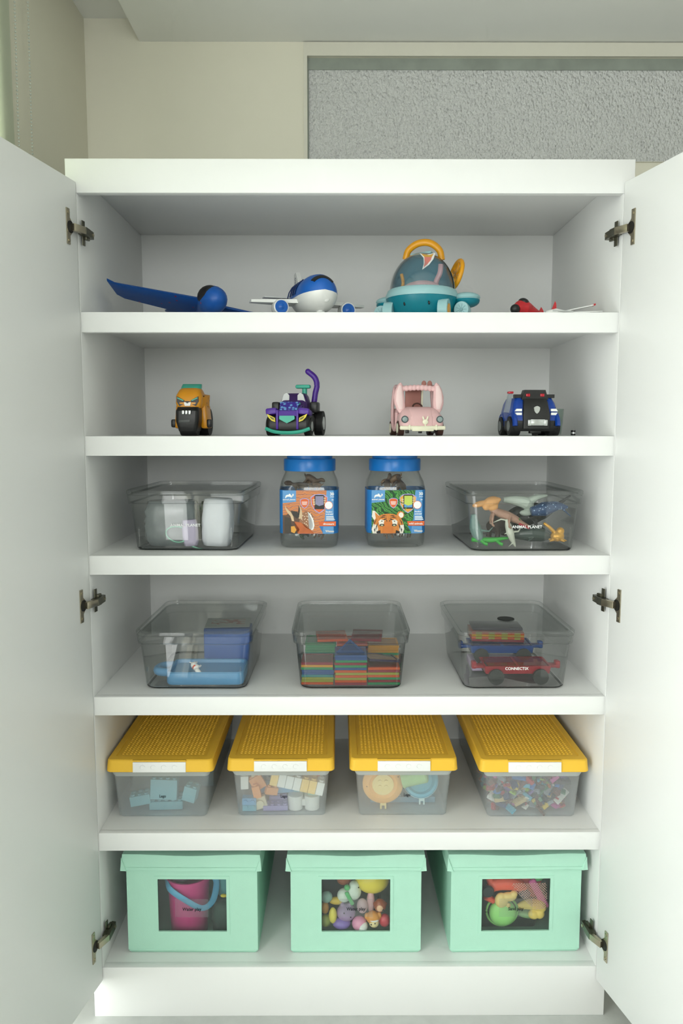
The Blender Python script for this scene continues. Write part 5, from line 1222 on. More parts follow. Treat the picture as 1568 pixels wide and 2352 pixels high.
# ------------------------------------------------------------------ yellow lidded boxes on the fifth shelf
M_YLID = mat('yellow_lid_plastic', 'F6C542', 0.45, var=0.02, spec=0.3)
M_FROST = clear_mat('frosted_plastic', 'F8FBFC', milk=0.20, milkcol='FFFFFF', rough=0.25, gloss=0.7)
M_FRIM = clear_mat('frosted_rim', 'F0F4F4', milk=0.8, milkcol='ECF0EE', rough=0.3, gloss=0.6)
M_WTAB = mat('white_clip', 'F3F4F2', 0.35, var=0.005)
M_INK = mat('black_marker_ink', '20242A', 0.6)
LB_D = 45.0
def yellow_box(label, x0, x1, yf, rotz=0.0, word=None, wx=0.0, wz=4.6):
    cx = (x0 + x1) / 2
    b = thing('brick_box', label, 'storage box', (cx, yf + LB_D * CM / 2, S5), rotz, 'yellow lidded brick boxes')
    h = LB_D / 2
    th = 0.16
    W0, W1, D0, D1, H = 20.9, 22.7, LB_D - 1.6, LB_D, 11.2
    bm = new()
    loft(bm, [rr3(W0 - .5, D0 - .5, 0.9, 0), rr3(W0, D0, 1.0, 0.3), rr3(W1, D1, 1.1, H), rr3(W1 - 2 * th, D1 - 2 * th, 1.0, H), rr3(W0 - 2 * th, D0 - 2 * th, 0.9, 0.4)]); obj('box_body', bm, M_FROST, b, unit=CM, smooth=25)
    bm = new(); loft(bm, [rr3(W1 - 0.2, D1 - 0.2, 1.1, H - 0.8), rr3(W1 + 0.8, D1 + 0.8, 1.2, H + 0.3), rr3(W1 + 0.8, D1 + 0.8, 1.2, H + 0.7), rr3(W1 - 0.2, D1 - 0.2, 1.1, H + 0.7)], closed=True)
    obj('box_rim', bm, M_FRIM, b, unit=CM, smooth=25)
    LW, LD = (x1 - x0) / CM, LB_D + 2.6
    bm = new()
    z0, z1 = H + 0.75, H + 3.7
    loft(bm, [rr3(LW - .3, LD - .3, 1.2, z0), rr3(LW, LD, 1.3, z0 + .15), rr3(LW - .5, LD - .5, 1.3, z1 - .25), rr3(LW - 1.0, LD - 1.0, 1.2, z1), rr3(LW - 3.6, LD - 5.0, 0.5, z1), rr3(LW - 3.9, LD - 5.3, 0.4, z1 - .28)])
    lid = obj('lid', bm, M_YLID, b, unit=CM, smooth=25)
    # the moulded field of studs
    bm = new()
    nx, ny = 22, 40
    for i in range(nx):
        for j in range(ny):
            x = -(LW - 6.2) / 2 + (LW - 6.2) * i / (nx - 1); y = -(LD - 8.6) / 2 + (LD - 8.6) * j / (ny - 1)
            r1, r2 = 0.30, 0.18
            a = [bm.verts.new((x + r1 * math.cos(k * math.pi / 3), y + r1 * math.sin(k * math.pi / 3), z1 - .285)) for k in range(6)]
            c = [bm.verts.new((x + r2 * math.cos(k * math.pi / 3), y + r2 * math.sin(k * math.pi / 3), z1 - .12)) for k in range(6)]
            for k in range(6):
                bm.faces.new((a[k], a[(k + 1) % 6], c[(k + 1) % 6], c[k]))
            bm.faces.new(c)
    o = obj('stud_field', bm, M_YLID, lid, unit=CM, smooth=0); o['kind'] = 'stuff'
    bm = new(); box(bm, (0, -LD / 2 - 0.02, (z0 + z1) / 2 - 0.15), (12.4, 0.5, 2.45), rot=(-4, 0, 0), bev=0.12); clip = obj('clip', bm, M_WTAB, b, unit=CM)
    bm = new(); box(bm, (0, -LD / 2 + .25, z1 - 0.15), (12.6, 0.9, 0.3), bev=0.1); obj('clip_ledge', bm, M_YLID, lid, unit=CM)
    for q in range(4):
        bm = new(); tube(bm, [(-3.9 + q * 2.5 + 0.6 * math.cos(a), -LD / 2 - 0.28, (z0 + z1) / 2 - .15 + 0.55 * math.sin(a)) for a in [rad(20 + 40 * k) for k in range(8)]], 0.05, seg=4); obj('embossed_mark', bm, M_WTAB, clip, unit=CM)
    if word:
        yy = -D0 / 2 - 0.8 * (wz / H) - 0.06
        text(word, 1.0, M_INK, b, (wx, yy, wz), rot=(94.2, 0, 0), bold=0.025, shear=0.06, sx=0.82)
    return b
box_a = yellow_box('yellow-lidded box with pale blue pieces, leftmost of its row', -0.5715, -0.319, 0.068, 0.0, 'Lego', 0.2, 5.3)
box_b = yellow_box('yellow-lidded box of chunky pastel bricks, second in its row', -0.289, -0.035, 0.072, 0, 'Lego', 0.6, 5.0)
box_c = yellow_box('yellow-lidded box with round discs and a cup, third in its row', 0.0005, 0.2560, 0.072, 0, 'Lego', 0.9, 5.3)
box_d = yellow_box('yellow-lidded box full of tiny mixed bricks, rightmost of its row', 0.305, 0.563, 0.064, 0)

def brick(bm, nx, ny, h, u=1.6, stud=True):
    box(bm, (0, 0, h / 2), (nx * u - .05, ny * u - .05, h), bev=0.06, seg=1)
    if stud:
        for i in range(nx):
            for j in range(ny):
                cyl(bm, ((i - (nx - 1) / 2) * u, (j - (ny - 1) / 2) * u, h), ((i - (nx - 1) / 2) * u, (j - (ny - 1) / 2) * u, h + u * .22), u * .3, seg=10)

YF = -LB_D / 2 + 1.2      # just inside the front wall
G1 = 'pale blue pieces in the first brick box'
M_PB = mat('pale_teal_plastic', '86BCC6', 0.4, var=0.05)
for lb, sz, x, y, z, rt in (('pale teal brick low at the left of the blue piece box', (3, 2, 2.4), -5.6, 2.4, 2.2, (0, -8, 6)), ('large pale blue brick in the middle of the blue piece box', (4, 2, 5.0), -0.2, 2.8, 3.4, (0, 3, 2)),
                            ('small pale teal brick at the right of the blue piece box', (2, 2, 3.6), 5.9, 2.6, 3.0, (0, 14, -8)), ('pale blue brick at the very bottom of the blue piece box', (5, 3, 2.0), 0.2, 4.2, 0.6, (0, 0, 3))):
    bm = new(); brick(bm, *sz); one('toy_brick', lb, 'toy brick', bm, M_PB, at(box_a, x, YF + y, z), rt, G1, smooth=30)
bm = new(); crumple(bm, 8, 8, 8.6, 0.1, 9); one('plastic_bag', 'milky bag at the left of the blue piece box', 'bag', bm, M_BAG, at(box_a, -5.6, YF + 9.5, 0.6), (0, 0, 0), smooth=180)
bm = new(); box(bm, (0, 0, 4.5), (19, 0.8, 9), bev=0.2); one('blue_board', 'dull blue board standing behind the pale blue pieces', 'board', bm, mat('dull_blue_board', '7FA6B4', 0.6), at(box_a, 0.3, YF + 15, 0.5))

# box B: chunky bricks
G2 = 'chunky pastel bricks'
M_C = {n: mat('brick_' + n, h, 0.4, var=0.03) for n, h in dict(white='EDECE6', butter='F6CF7A', orange='EFA060', cream='E6DCBC', sky='6FA8D2', aqua='6FB2C4', lilac='A79CD0', mint='A9DCCB', green='52A36A', coral='E8866A').items()}
def bb(n, label, sz, x, y, z, rot, u=1.6):
    bm = new(); brick(bm, *sz, u=u); return one('toy_brick', label, 'toy brick', bm, M_C[n], at(box_b, x, YF + y, z), rot, G2, smooth=30)
a = rad(12.5)
seqs = ['butter', 'white', 'white', 'white', 'butter', 'butter', 'white']
wh = ['yellow brick, left end of the slanting striped bar', 'white brick, second along the slanting striped bar', 'white brick, third along the slanting striped bar', 'white brick in the middle of the slanting striped bar', 'yellow brick, fifth along the slanting striped bar', 'yellow brick, sixth along the slanting striped bar', 'white brick, right end of the slanting striped bar']
for i, n in enumerate(seqs):
    s_ = (i - 3) * 1.86
    bb(n, wh[i], (1, 2, 3.2), 3.4 + s_ * math.cos(a), 1.9, 6.0 - s_ * math.sin(a), (0, 12.5, 0), u=1.84)
bb('white', 'white brick standing at the far left of the pastel bricks', (1, 1, 3.2), -9.0, 1.7, 6.0, (0, 0, 8), u=1.9)
bb('cream', 'cream brick behind the white one at the upper left', (1, 2, 3.0), -7.6, 3.8, 7.2, (0, 20, 20), u=1.9)
bb('sky', 'sky blue brick at the left above the aqua one', (2, 1, 2.0), -7.8, 2.2, 3.2, (90, 0, 0), u=1.7)
bb('aqua', 'aqua brick at the bottom left corner', (2, 1, 1.8), -7.8, 2.4, 0.9, (70, 0, 0), u=1.7)
bb('orange', 'orange arch brick left of the striped bar', (2, 1, 3.4), -5.2, 2.6, 5.6, (0, -28, 10), u=1.6)
bb('orange', 'orange brick below the arch brick', (1, 1, 3.0), -5.8, 1.5, 3.8, (0, -12, 5), u=1.9)
bb('orange', 'orange brick lying left of the lettering', (2, 1, 1.8), -2.8, 2.2, 4.2, (0, 14, 20), u=1.5)
bb('cream', 'square cream brick with its stud facing forward', (1, 1, 1.2), -5.2, 2.3, 2.4, (90, -16, 0), u=3.0)
bb('lilac', 'flat lilac brick lying on the bottom', (4, 2, 1.2), -1.6, 2.4, 0.55, (0, 0, 2), u=1.5)
bb('lilac', 'lilac brick behind the flat lilac one', (3, 2, 1.8), -1.2, 5.4, 1.0, (0, 0, 5), u=1.5)
bb('sky', 'dull blue brick behind the lettering', (3, 2, 2.2), 0.4, 5.2, 3.8, (0, 0, 8), u=1.7)
bb('aqua', 'aqua brick below the right of the striped bar', (3, 1, 1.6), 5.0, 4.2, 4.0, (0, 5, 10), u=1.6)
bb('mint', 'mint brick under the right end of the bar', (2, 1, 1.6), 7.6, 2.8, 3.6, (0, 10, 0), u=1.5)
bb('coral', 'coral brick at the upper right corner', (2, 1, 2.2), 8.0, 4.2, 7.6, (0, -20, 0), u=1.6)
bb('aqua', 'aqua brick behind the striped bar at the top', (4, 2, 2.0), 3.2, 5.4, 8.2, (0, 0, 0), u=1.6)
bb('sky', 'blue brick deep at the back left', (4, 3, 3.0), -4.8, 9.0, 2.4, (0, 0, 10), u=1.6)
bb('green', 'green brick deep at the back right', (4, 3, 3.0), 5.0, 9.5, 1.0, (0, 0, -8), u=1.6)
t = thing('toy_binocular', 'white double cylinder piece at the bottom right', 'toy piece', at(box_b, 5.2, YF + 2.6, 0.55), 0)
for sx in (-1, 1):
    bm = new(); cyl(bm, (sx * 2.0, 0, 0), (sx * 2.0, 0, 3.4), 1.75, 1.85, seg=22); obj('barrel', bm, M_C['white'], t, unit=CM)
bm = new(); box(bm, (0, 0, 1.6), (1.2, 1.6, 1.6), bev=0.15); obj('bridge', bm, M_C['white'], t, unit=CM)

# box C: discs and cup
t = thing('round_disc', 'orange round disc with a paler hub and bottom clip', 'toy piece', at(box_c, -4.7, YF + 1.8, 7.0), 0, rot=(0, 0, 0))
M_DO = mat('peach_orange_plastic', 'F5B45C', 0.4, var=0.02)
ry = Matrix.Rotation(rad(90), 4, 'X')
bm = new(); lathe(bm, [(0.05, 0.8), (4.2, 0.8), (4.9, 0.3), (4.9, -0.3), (4.4, -0.8), (3.4, -1.0), (2.9, -0.6), (0.05, -0.6)], seg=40, mt=Matrix.Rotation(rad(-90), 4, 'X')); obj('disc', bm, M_DO, t, unit=CM, smooth=40)
bm = new(); lathe(bm, [(0.05, -0.55), (2.6, -0.55), (2.6, -0.85), (0.05, -0.95)], seg=30, mt=Matrix.Rotation(rad(-90), 4, 'X'))
# the lathe axis is turned to face the front
hub = obj('hub', bm, mat('pale_yellow_plastic', 'F0D890', 0.4), t, unit=CM)
for sx in (-1, 1):
    for sz in (-1, 1):
        bm = new(); cyl(bm, (sx * .75, -0.9, sz * .65 + .2), (sx * .75, -1.2, sz * .65 + .2), 0.45, seg=14); obj('stud', bm, MATS['pale_yellow_plastic'], hub, unit=CM)
bm = new(); box(bm, (0.1, -0.2, -5.1), (1.5, 0.6, 0.7), bev=0.15)
for sx in (-1, 1):
    box(bm, (0.1 + sx * .55, -0.2, -5.8), (0.45, 0.6, 1.0), bev=0.12)
obj('clip', bm, MATS['pale_yellow_plastic'], t, unit=CM)
for px_, pz_ in ((-3.9, -0.4), (3.6, 2.0)):
    bm = new(); ell(bm, (px_, -0.85, pz_), 0.15); obj('dot', bm, M_BROWN, t, unit=CM)
t = thing('round_disc', 'sky blue round disc with white rim leaning at the right', 'toy piece', at(box_c, 4.7, YF + 5.6, 6.2), 0, rot=(58, 0, -4))
t.scale = (0.92, 0.92, 0.92)
bm = new(); lathe(bm, [(0.05, 0.2), (3.2, 0.2), (3.9, 0.9), (4.5, 0.7), (4.8, 0.1), (4.6, -0.2), (0.05, -0.2)], seg=40); obj('disc', bm, mat('sky_disc_plastic', '66BCD8', 0.4), t, unit=CM, smooth=40)
bm = new(); lathe(bm, [(0.05, -0.9), (4.3, -0.9), (4.85, -0.4), (4.85, -0.05), (0.05, -0.05)], seg=40); obj('rim', bm, mat('ice_white_plastic', 'DDF0EC', 0.4), t, unit=CM, smooth=40)
bm = new(); box(bm, (0.4, -5.0, -0.5), (1.5, 0.9, 0.6), bev=0.15)
for sx in (-1, 1):
    box(bm, (0.4 + sx * .55, -5.8, -0.5), (0.45, 1.0, 0.6), bev=0.12)
obj('clip', bm, MATS['ice_white_plastic'], t, unit=CM)
t = thing('toy_cup', 'pale green toy cup lying on the sky blue disc', 'toy cup', at(box_c, 2.6, YF + 2.2, 8.9), 0, rot=(8, 76, 0))
bm = new(); lathe(bm, [(0.05, 3.4), (2.0, 3.4), (2.3, 3.1), (2.55, -2.0), (2.75, -2.4), (2.75, -2.7), (2.5, -2.7), (2.1, 2.9), (0.05, 2.95)], seg=30); obj('cup_body', bm, mat('pale_green_plastic', 'A9C98A', 0.4), t, unit=CM, smooth=40)
bm = new(); brick(bm, 10, 8, 1.4); one('brick_plate', 'dull blue studded plate under the round discs', 'toy brick', bm, mat('dull_blue_plastic', '6F98AE', 0.45), at(box_c, 0.4, YF + 11.5, 0.5), smooth=30)
bm = new(); brick(bm, 5, 3, 3.0); one('toy_brick', 'dusky purple brick behind the green cup', 'toy brick', bm, mat('dusky_purple', '9A6A94', 0.45), at(box_c, 1.0, YF + 9.0, 7.0), (0, 0, 12), smooth=30)

# box D: heap of small bricks, every brick in view its own object
G4 = 'tiny mixed bricks in the right-hand box'
SHAPES = []
for q, (nx, ny, h) in enumerate(((2, 1, .96), (2, 2, .96), (4, 1, .96), (4, 2, .96), (2, 2, .32), (6, 2, .32), (1, 1, .96), (4, 2, .32), (6, 1, .96), (3, 2, .96))):
    bm = new(); brick(bm, nx, ny, h, u=0.8); SHAPES.append(obj('small_brick', bm, M_PB, None, unit=CM, smooth=30))
SB = dict(red='B5303A', white='E8E6DE', black='22262A', grey='8C949A', navy='243A66', blue='3F7FC0', lime='9CC24A', green='2F7A52', brown='6A3A30', tan='CDB27E', orange='D9762E', pink='C2569A', aqua='5FB0C6', purple='7A5AA0', yellow='E0C040', charcoal='3A4046')
M_SB = {n: mat('small_brick_' + n, h, 0.35, var=0.02) for n, h in SB.items()}
rg = random.Random(31)
names_ = ['red', 'white', 'black', 'grey', 'navy', 'blue', 'lime', 'green', 'brown', 'tan', 'orange', 'pink', 'aqua', 'purple', 'yellow', 'charcoal', 'black', 'charcoal', 'navy', 'brown', 'grey', 'red']
where = ['low down', 'halfway up', 'high up']
used_ = set()
def put(x, y, z):
    for try_ in range(60):
        n = rg.choice(names_)
        q_ = rg.randrange(len(SHAPES)); s_ = SHAPES[q_]
        kind_ = ('short', 'square', 'narrow', 'wide', 'flat square', 'long flat', 'single stud', 'flat', 'long narrow', 'six stud')[q_]
        side_ = ('left', 'left middle', 'middle', 'right middle', 'right')[max(0, min(4, int((x + 9.0) / 3.6)))]
        lab_ = '%s %s brick %s %s of the brick heap, %s' % (kind_, n, where[0 if z < 3.4 else 1 if z < 6.6 else 2], side_, 'in front' if y < 3 else 'just behind' if y < 4.3 else 'along the side')
        if lab_ not in used_:
            break
    used_.add(lab_)
    o = bpy.data.objects.new('small_brick', s_.data); COL.objects.link(o)
    o.location = at(box_d, x, YF + y, z); o.rotation_euler = (rg.uniform(-.9, .9), rg.uniform(-.9, .9), rg.uniform(0, 6.28))
    k_ = rg.uniform(0.8, 1.15) 
    o.material_slots[0].link = 'OBJECT'; o.material_slots[0].material = M_SB[n]
    tag(o, lab_, 'toy brick', G4)
for row in range(8):
    z = 0.9 + row * 1.18
    for k_ in range(12):
        put(-8.0 + k_ * 1.45 + rg.uniform(-.4, .4), 1.7 + rg.uniform(0, 0.9), z + 0.5 + rg.uniform(-.25, .25))
for row in range(7):
    for k_ in range(8):
        put(-7.6 + k_ * 2.15 + rg.uniform(-.4, .4), 3.4 + rg.uniform(0, .6), 1.5 + row * 1.3 + rg.uniform(-.25, .25))
for k_ in range(9):
    for row in range(6):
        put(-8.2 + rg.uniform(-.2, .3), 4.4 + k_ * 2.2, 1.6 + row * 1.35)
for s_ in SHAPES:
    bpy.data.objects.remove(s_, do_unlink=True)
# ------------------------------------------------------------------ mint fabric boxes on the lowest level
M_FAB = mat('mint_fabric', 'B4E4CE', 0.75, var=0.03, scale=30, bump=0.12, bscale=500)
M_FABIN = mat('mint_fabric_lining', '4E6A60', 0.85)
M_PVC = clear_mat('clear_vinyl_window', 'FAFCFB', milk=0.04, milkcol='DDE4E4', rough=0.08, gloss=1.1)
M_STICK = clear_mat('sticker_film', 'FCFDFD', milk=0.06, milkcol='E8ECEC', rough=0.2, gloss=0.8)
def fabric_box(label, cx, yf, word, wx, wz, rotz=0.0):
    b = thing('fabric_box', label, 'storage box', (cx, yf + 0.235, S6), rotz, 'mint fabric storage boxes')
    W, D, H = 31.0, 47.0, 23.5
    w2, d2 = W / 2, D / 2
    win = (-8.15, 8.15, 5.5, 18.7)
    bm = new(); frame(bm, (-w2, w2, 0.9, H), win, -d2, -d2 + 0.35)
    o = obj('front_panel', bm, M_FAB, b, unit=CM)
    bm = new(); frame(bm, (win[0] - 0.75, win[1] + 0.75, win[2] - 0.75, win[3] + 0.75), win, -d2 - 0.09, -d2 + 0.01); obj('window_border', bm, M_FAB, o, unit=CM)
    for sx in (-1, 1):
        bm = new(); box2(bm, sx * w2, sx * (w2 - 0.35), -d2 + 0.35, d2, 0.9, H); obj('side_panel', bm, M_FAB, b, unit=CM)
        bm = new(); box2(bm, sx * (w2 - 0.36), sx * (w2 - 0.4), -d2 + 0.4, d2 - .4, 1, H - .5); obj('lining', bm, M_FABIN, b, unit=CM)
    bm = new(); box2(bm, -w2 + .35, w2 - .35, d2 - 0.35, d2, 0.9, H); obj('rear_panel', bm, M_FAB, b, unit=CM)
    bm = new(); loft(bm, [rr3(W - 0.6, D - 0.6, 0.6, 0), rr3(W - 0.2, D - 0.2, 0.6, 0.3), rr3(W + 0.25, D + 0.25, 0.6, 0.7), rr3(W - 0.3, D - 0.3, 0.5, 1.05)]); obj('base', bm, M_FAB, b, unit=CM)
    bm = new(); box2(bm, win[0] - .5, win[1] + .5, -d2 + 0.36, -d2 + 0.40, win[2] - .5, win[3] + .5); obj('window_film', bm, M_PVC, b, unit=CM)
    # soft lid with flap sides and folded corners
    LW, LD = W + 1.9, D + 1.4
    bm = new()
    z0, z1 = 21.3, 25.2
    def ringz(w, d, z, sag=0.0):
        pts = []
        for (xa, ya), (xb, yb) in zip([(-w, -d), (w, -d), (w, d), (-w, d)], [(w, -d), (w, d), (-w, d), (-w, -d)]):
            for k in range(8):
                t = k / 8
                x, y = xa + (xb - xa) * t, ya + (yb - ya) * t
                pts.append((x, y, z - sag * math.sin(math.pi * t) + 0.12 * math.sin(t * 9 + x)))
        return pts
    loft(bm, [ringz(LW / 2 - .9, LD / 2 - .9, z0), ringz(LW / 2 + 0.15, LD / 2 + .15, z0), ringz(LW / 2 - .05, LD / 2 - .05, (z0 + z1) / 2, 0.1), ringz(LW / 2 - .2, LD / 2 - .3, z1 - .15, 0.25), ringz(LW / 2 - .6, LD / 2 - .7, z1, 0.35), ringz(LW / 2 - 2.2, LD / 2 - 2.4, z1 - .1, 0.3)])
    lid = obj('lid', bm, M_FAB, b, unit=CM, smooth=40)
    bm = new(); tube(bm, [(-LW / 2 + 0.5, -LD / 2 - 0.12, z0 + 0.75), (0, -LD / 2 - 0.16, z0 + 0.7), (LW / 2 - 0.5, -LD / 2 - 0.12, z0 + 0.75)], 0.07, seg=6); obj('seam', bm, M_FAB, lid, unit=CM)
    for sx in (-1, 1):
        bm = new(); loft(bm, [[(sx * (LW / 2 - 1.4), -LD / 2 - .05, z0 - .05), (sx * (LW / 2 + .15), -LD / 2 - .05, z0 - .05), (sx * (LW / 2), -LD / 2 - .05, z1 - .6)], [(sx * (LW / 2 - 1.2), -LD / 2 - .4, z0 - .05), (sx * (LW / 2 + .2), -LD / 2 - .3, z0), (sx * (LW / 2 - .1), -LD / 2 - .2, z1 - .9)]]); obj('corner_fold', bm, M_FAB, lid, unit=CM)
    bm = new(); box2(bm, wx - 4.0, wx + 4.0, -d2 + 0.29, -d2 + 0.31, wz - 2.3, wz + 2.3); st = obj('sticker', bm, M_STICK, b, unit=CM)
    text(word, 1.12, M_INK, st, (wx, -d2 + 0.24, wz - 0.3), bold=0.03, shear=0.08, sx=0.88)
    return b
gb_a = fabric_box('mint fabric box with a pink bucket behind its window, leftmost', -0.3715, 0.048, 'Water play', -0.2, 11.2, -0.5)
gb_b = fabric_box('mint fabric box of bath toys, middle of the bottom row', 0.0155, 0.046, 'Water play', 0.0, 11.3, 0.0)
gb_c = fabric_box('mint fabric box of sand toys, rightmost on the bottom', 0.393, 0.047, 'Sand play', 0.1, 11.2, 0.8)
FY = -23.5 + 0.45
# bucket
M_PINKB = mat('hot_pink_plastic', 'DA3F8E', 0.35, var=0.04)
t = thing('toy_bucket', 'hot pink toy bucket with a blue handle behind the window', 'bucket', at(gb_a, -2.2, FY + 6.6, 1.15), 0)
bm = new(); lathe(bm, [(0.05, 0), (4.3, 0), (4.4, 0.2), (5.1, 13.8), (5.6, 14.0), (5.6, 15.2), (5.2, 15.2), (4.9, 14.2), (4.2, 0.6), (0.05, 0.5)], seg=36); obj('pail', bm, M_PINKB, t, unit=CM, smooth=40)
bm = new(); tube(bm, curve_pts([(-5.2, -1.6, 14.6), (-3.6, -5.0, 13.8), (0.5, -5.95, 11.4), (4.2, -5.6, 9.3), (6.4, -3.6, 9.9), (6.9, -0.6, 12.6), (5.6, 0.6, 14.4)]), 0.75, seg=8, flat=0.35, up=(0, 1, 0)); obj('handle', bm, mat('sky_handle', '5FB4DE', 0.4), t, unit=CM, smooth=60)
G = 'water toys around the pink bucket'
bm = new(); ell(bm, (0, 0, 0), (2.6, 2.2, 1.6)); one('water_ball', 'dull blue ball sitting in the pink bucket', 'ball', bm, mat('dull_blue_rubber', '7C93B8', 0.4, var=0.1), at(gb_a, 0.6, FY + 6.0, 16.9), group=G)
bm = new(); crumple(bm, 4, 5, 3.4, 0.2, 4); one('toy_boat', 'mauve and tan toy heap at the bucket top left', 'toy', bm, mat('mauve_toy', '8A6A88', 0.5, var=0.4, scale=50), at(gb_a, -3.8, FY + 6.0, 15.4), group=G, smooth=180)
bm = new(); lathe(bm, [(0.05, 0), (1.8, 0.1), (2.3, 3), (2.2, 8), (1.4, 9.2), (0.05, 9.4)], seg=24); one('watering_bottle', 'teal bottle standing right of the pink bucket', 'bottle', bm, mat('teal_bottle', '4E9FA4', 0.35), at(gb_a, 6.6, FY + 8.4, 9.5), group=G)
bm = new(); crumple(bm, 7, 8, 8.6, 0.12, 6); one('dark_pouch', 'dark green pouch at the lower right beside the bucket', 'pouch', bm, mat('dark_green_cloth', '2C4A40', 0.7, var=0.2), at(gb_a, 7.2, FY + 7.0, 1.15), group=G, smooth=180)
bm = new(); ell(bm, (0, 0, 0), (0.8, 0.5, 0.4)); one('yellow_duck', 'tiny yellow piece on the dark green pouch', 'toy', bm, M_YEL, at(gb_a, 6.9, FY + 3.2, 12.3), group=G)
# bath toys
G = 'bath toys in the middle fabric box'
def ball(name, label, cat, hexc, x, z, r, y=None, extra=None, rough=0.35):
    bm = new(); rr_ = r if isinstance(r, tuple) else (r, r, r)
    ell(bm, (0, 0, 0), rr_, u=20, v=14)
    if extra:
        for c_, r_ in extra:
            ell(bm, c_, r_)
    yy = (rr_[1] + 0.3) if y is None else y
    return one(name, label, cat, bm, mat('toy_' + hexc, hexc, rough, var=0.05), at(gb_b, x, FY + yy, z), group=G, smooth=180, remesh=0.0012 if extra else 0)
ball('yellow_cup', 'big glossy yellow rounded cup at the top right', 'toy cup', 'F0DA48', 4.1, 15.6, (4.2, 3.4, 3.4), 5.0)
ball('yellow_scoop', 'yellow scoop rim along the top of the window', 'scoop', 'E6D25A', -2.6, 18.6, (5.0, 2, 1.2), 6.5)
o = ball('toy_bear', 'white and mint bath bear in the middle', 'bath toy', 'DCE8DC', -0.5, 13.2, (1.9, 1.6, 2.0), 3.4, [((-2.3, 0, -0.9), (1.7, 1.4, 1.7)), ((0.2, 0, 1.7), (1.3, 1.2, 1.0))])
bm = new(); box(bm, (-1.0, -1.5, -0.8), (0.9, 0.6, 3.6), rot=(0, -28, 0), bev=0.25); ell(bm, (-1.6, -0.9, 1.6), (0.7, 0.7, 0.7)); obj('green_scarf', bm, mat('leaf_green_rubber', '63C27A', 0.4), o, unit=CM)
def dots(o, pts, r=0.17):
    for p_ in pts:
        bm = new(); ell(bm, p_, r, u=8, v=6); obj('eye', bm, M_BLACKP, o, unit=CM)
dots(o, [(1.2, -1.1, 1.7)])
o = ball('toy_hippo', 'mauve bath hippo low left of the middle', 'bath toy', 'A98BB4', -2.3, 8.4, (2.3, 1.9, 2.1), 2.6, [((-0.9, 0, 1.9), (0.5, .5, .6)), ((0.9, 0, 1.9), (0.5, .5, .6))])
dots(o, [(-0.5, -1.8, 0.9), (1.1, -1.7, -0.2)])
ball('purple_ball', 'purple rounded toy at the window bottom under the hippo', 'bath toy', '8B74C0', -3.4, 5.9, (2.2, 1.6, 1.4), 2.2)
ball('toy_pig', 'pale pink bath pig right of the middle', 'bath toy', 'D9B4BE', 1.6, 10.2, (1.35, 1.3, 1.8), 2.4, [((0.3, -0.9, 0.2), (0.6, .5, .5))])
ball('toy_rabbit', 'rose pink upright bath rabbit under the yellow cup', 'bath toy', 'E2AEB4', 3.7, 10.8, (1.0, 1.0, 2.8), 3.2)
o = ball('toy_monkey', 'brown bath monkey at the right edge', 'bath toy', '9C4A26', 5.9, 10.6, (1.5, 1.3, 1.6), 1.9, [((-1.2, 0, .4), (0.5, .4, .5)), ((1.2, 0, .4), (0.5, .4, .5))])
bm = new(); ell(bm, (-0.1, -0.9, -0.1), (0.85, 0.55, 0.9)); obj('face', bm, mat('peach_rubber', 'F0C09A', 0.4), o, unit=CM); dots(o, [(0.7, -1.4, -0.5)], 0.3)
o = ball('toy_dog', 'orange and cream bath dog at the lower right', 'bath toy', 'E59A3C', 4.2, 7.6, (1.7, 1.4, 1.6), 1.8, [((-1.5, 0, 0.3), (0.6, .5, .9)), ((1.5, 0, 0.5), (0.6, .5, .9))])
bm = new(); ell(bm, (0.2, -0.6, -1.0), (1.2, 1.0, 1.1)); obj('cream_face', bm, mat('cream_rubber', 'F2DFA6', 0.4), o, unit=CM); dots(o, [(0.4, -1.55, -0.6), (-0.5, -1.5, -0.9)])
bm = new(); ell(bm, (0.2, -0.95, -0.15), (1.15, 0.55, 0.3)); obj('white_band', bm, M_WHITEP, o, unit=CM)
o = ball('toy_ball', 'pink and white ball at the window bottom', 'bath toy', 'EFA3C2', 0.9, 6.0, (1.8, 1.6, 1.8), 1.9)
bm = new(); ell(bm, (0.7, -0.35, -0.4), (1.35, 1.5, 1.4)); obj('white_patch', bm, M_WHITEP, o, unit=CM)
ball('toy_duck', 'yellow upright bath toy at the lower left', 'bath toy', 'E8D85A', -5.5, 8.0, (1.0, 1.0, 2.0), 2.0)
ball('toy_banana', 'mustard yellow bath toy above the upright yellow one', 'bath toy', 'D2B23E', -4.6, 10.9, (1.9, 1.0, 0.9), 3.4)
ball('toy_whale', 'pale teal bath toy at the left edge', 'bath toy', '8FB3A8', -7.0, 12.0, (1.4, 1.2, 1.4), 3.2)
ball('olive_toy', 'olive green bath toy at the bottom left corner', 'bath toy', '8A9440', -7.2, 6.4, (1.3, 1.2, 1.5), 2.4)
ball('amber_toy', 'amber bath toy at the left edge above the olive one', 'bath toy', 'C28A3A', -7.4, 9.2, (1.0, 1.0, 1.5), 3.2)
ball('red_toy', 'red bath toy at the bottom right corner', 'bath toy', 'D04350', 7.0, 6.6, (1.4, 1.2, 1.6), 2.2)
ball('rust_toy', 'rust brown bath toy behind the white bear', 'bath toy', 'A05A3C', -2.8, 15.6, (1.8, 1.2, 1.6), 5.0)
bm = new(); crumple(bm, 15, 3, 17, 0.05, 12); one('dark_bag', 'dark slate bag behind the bath toys', 'bag', bm, mat('slate_cloth', '33444C', 0.7, var=0.2), at(gb_b, -1.0, FY + 11.0, 1.15), group=G, smooth=180)
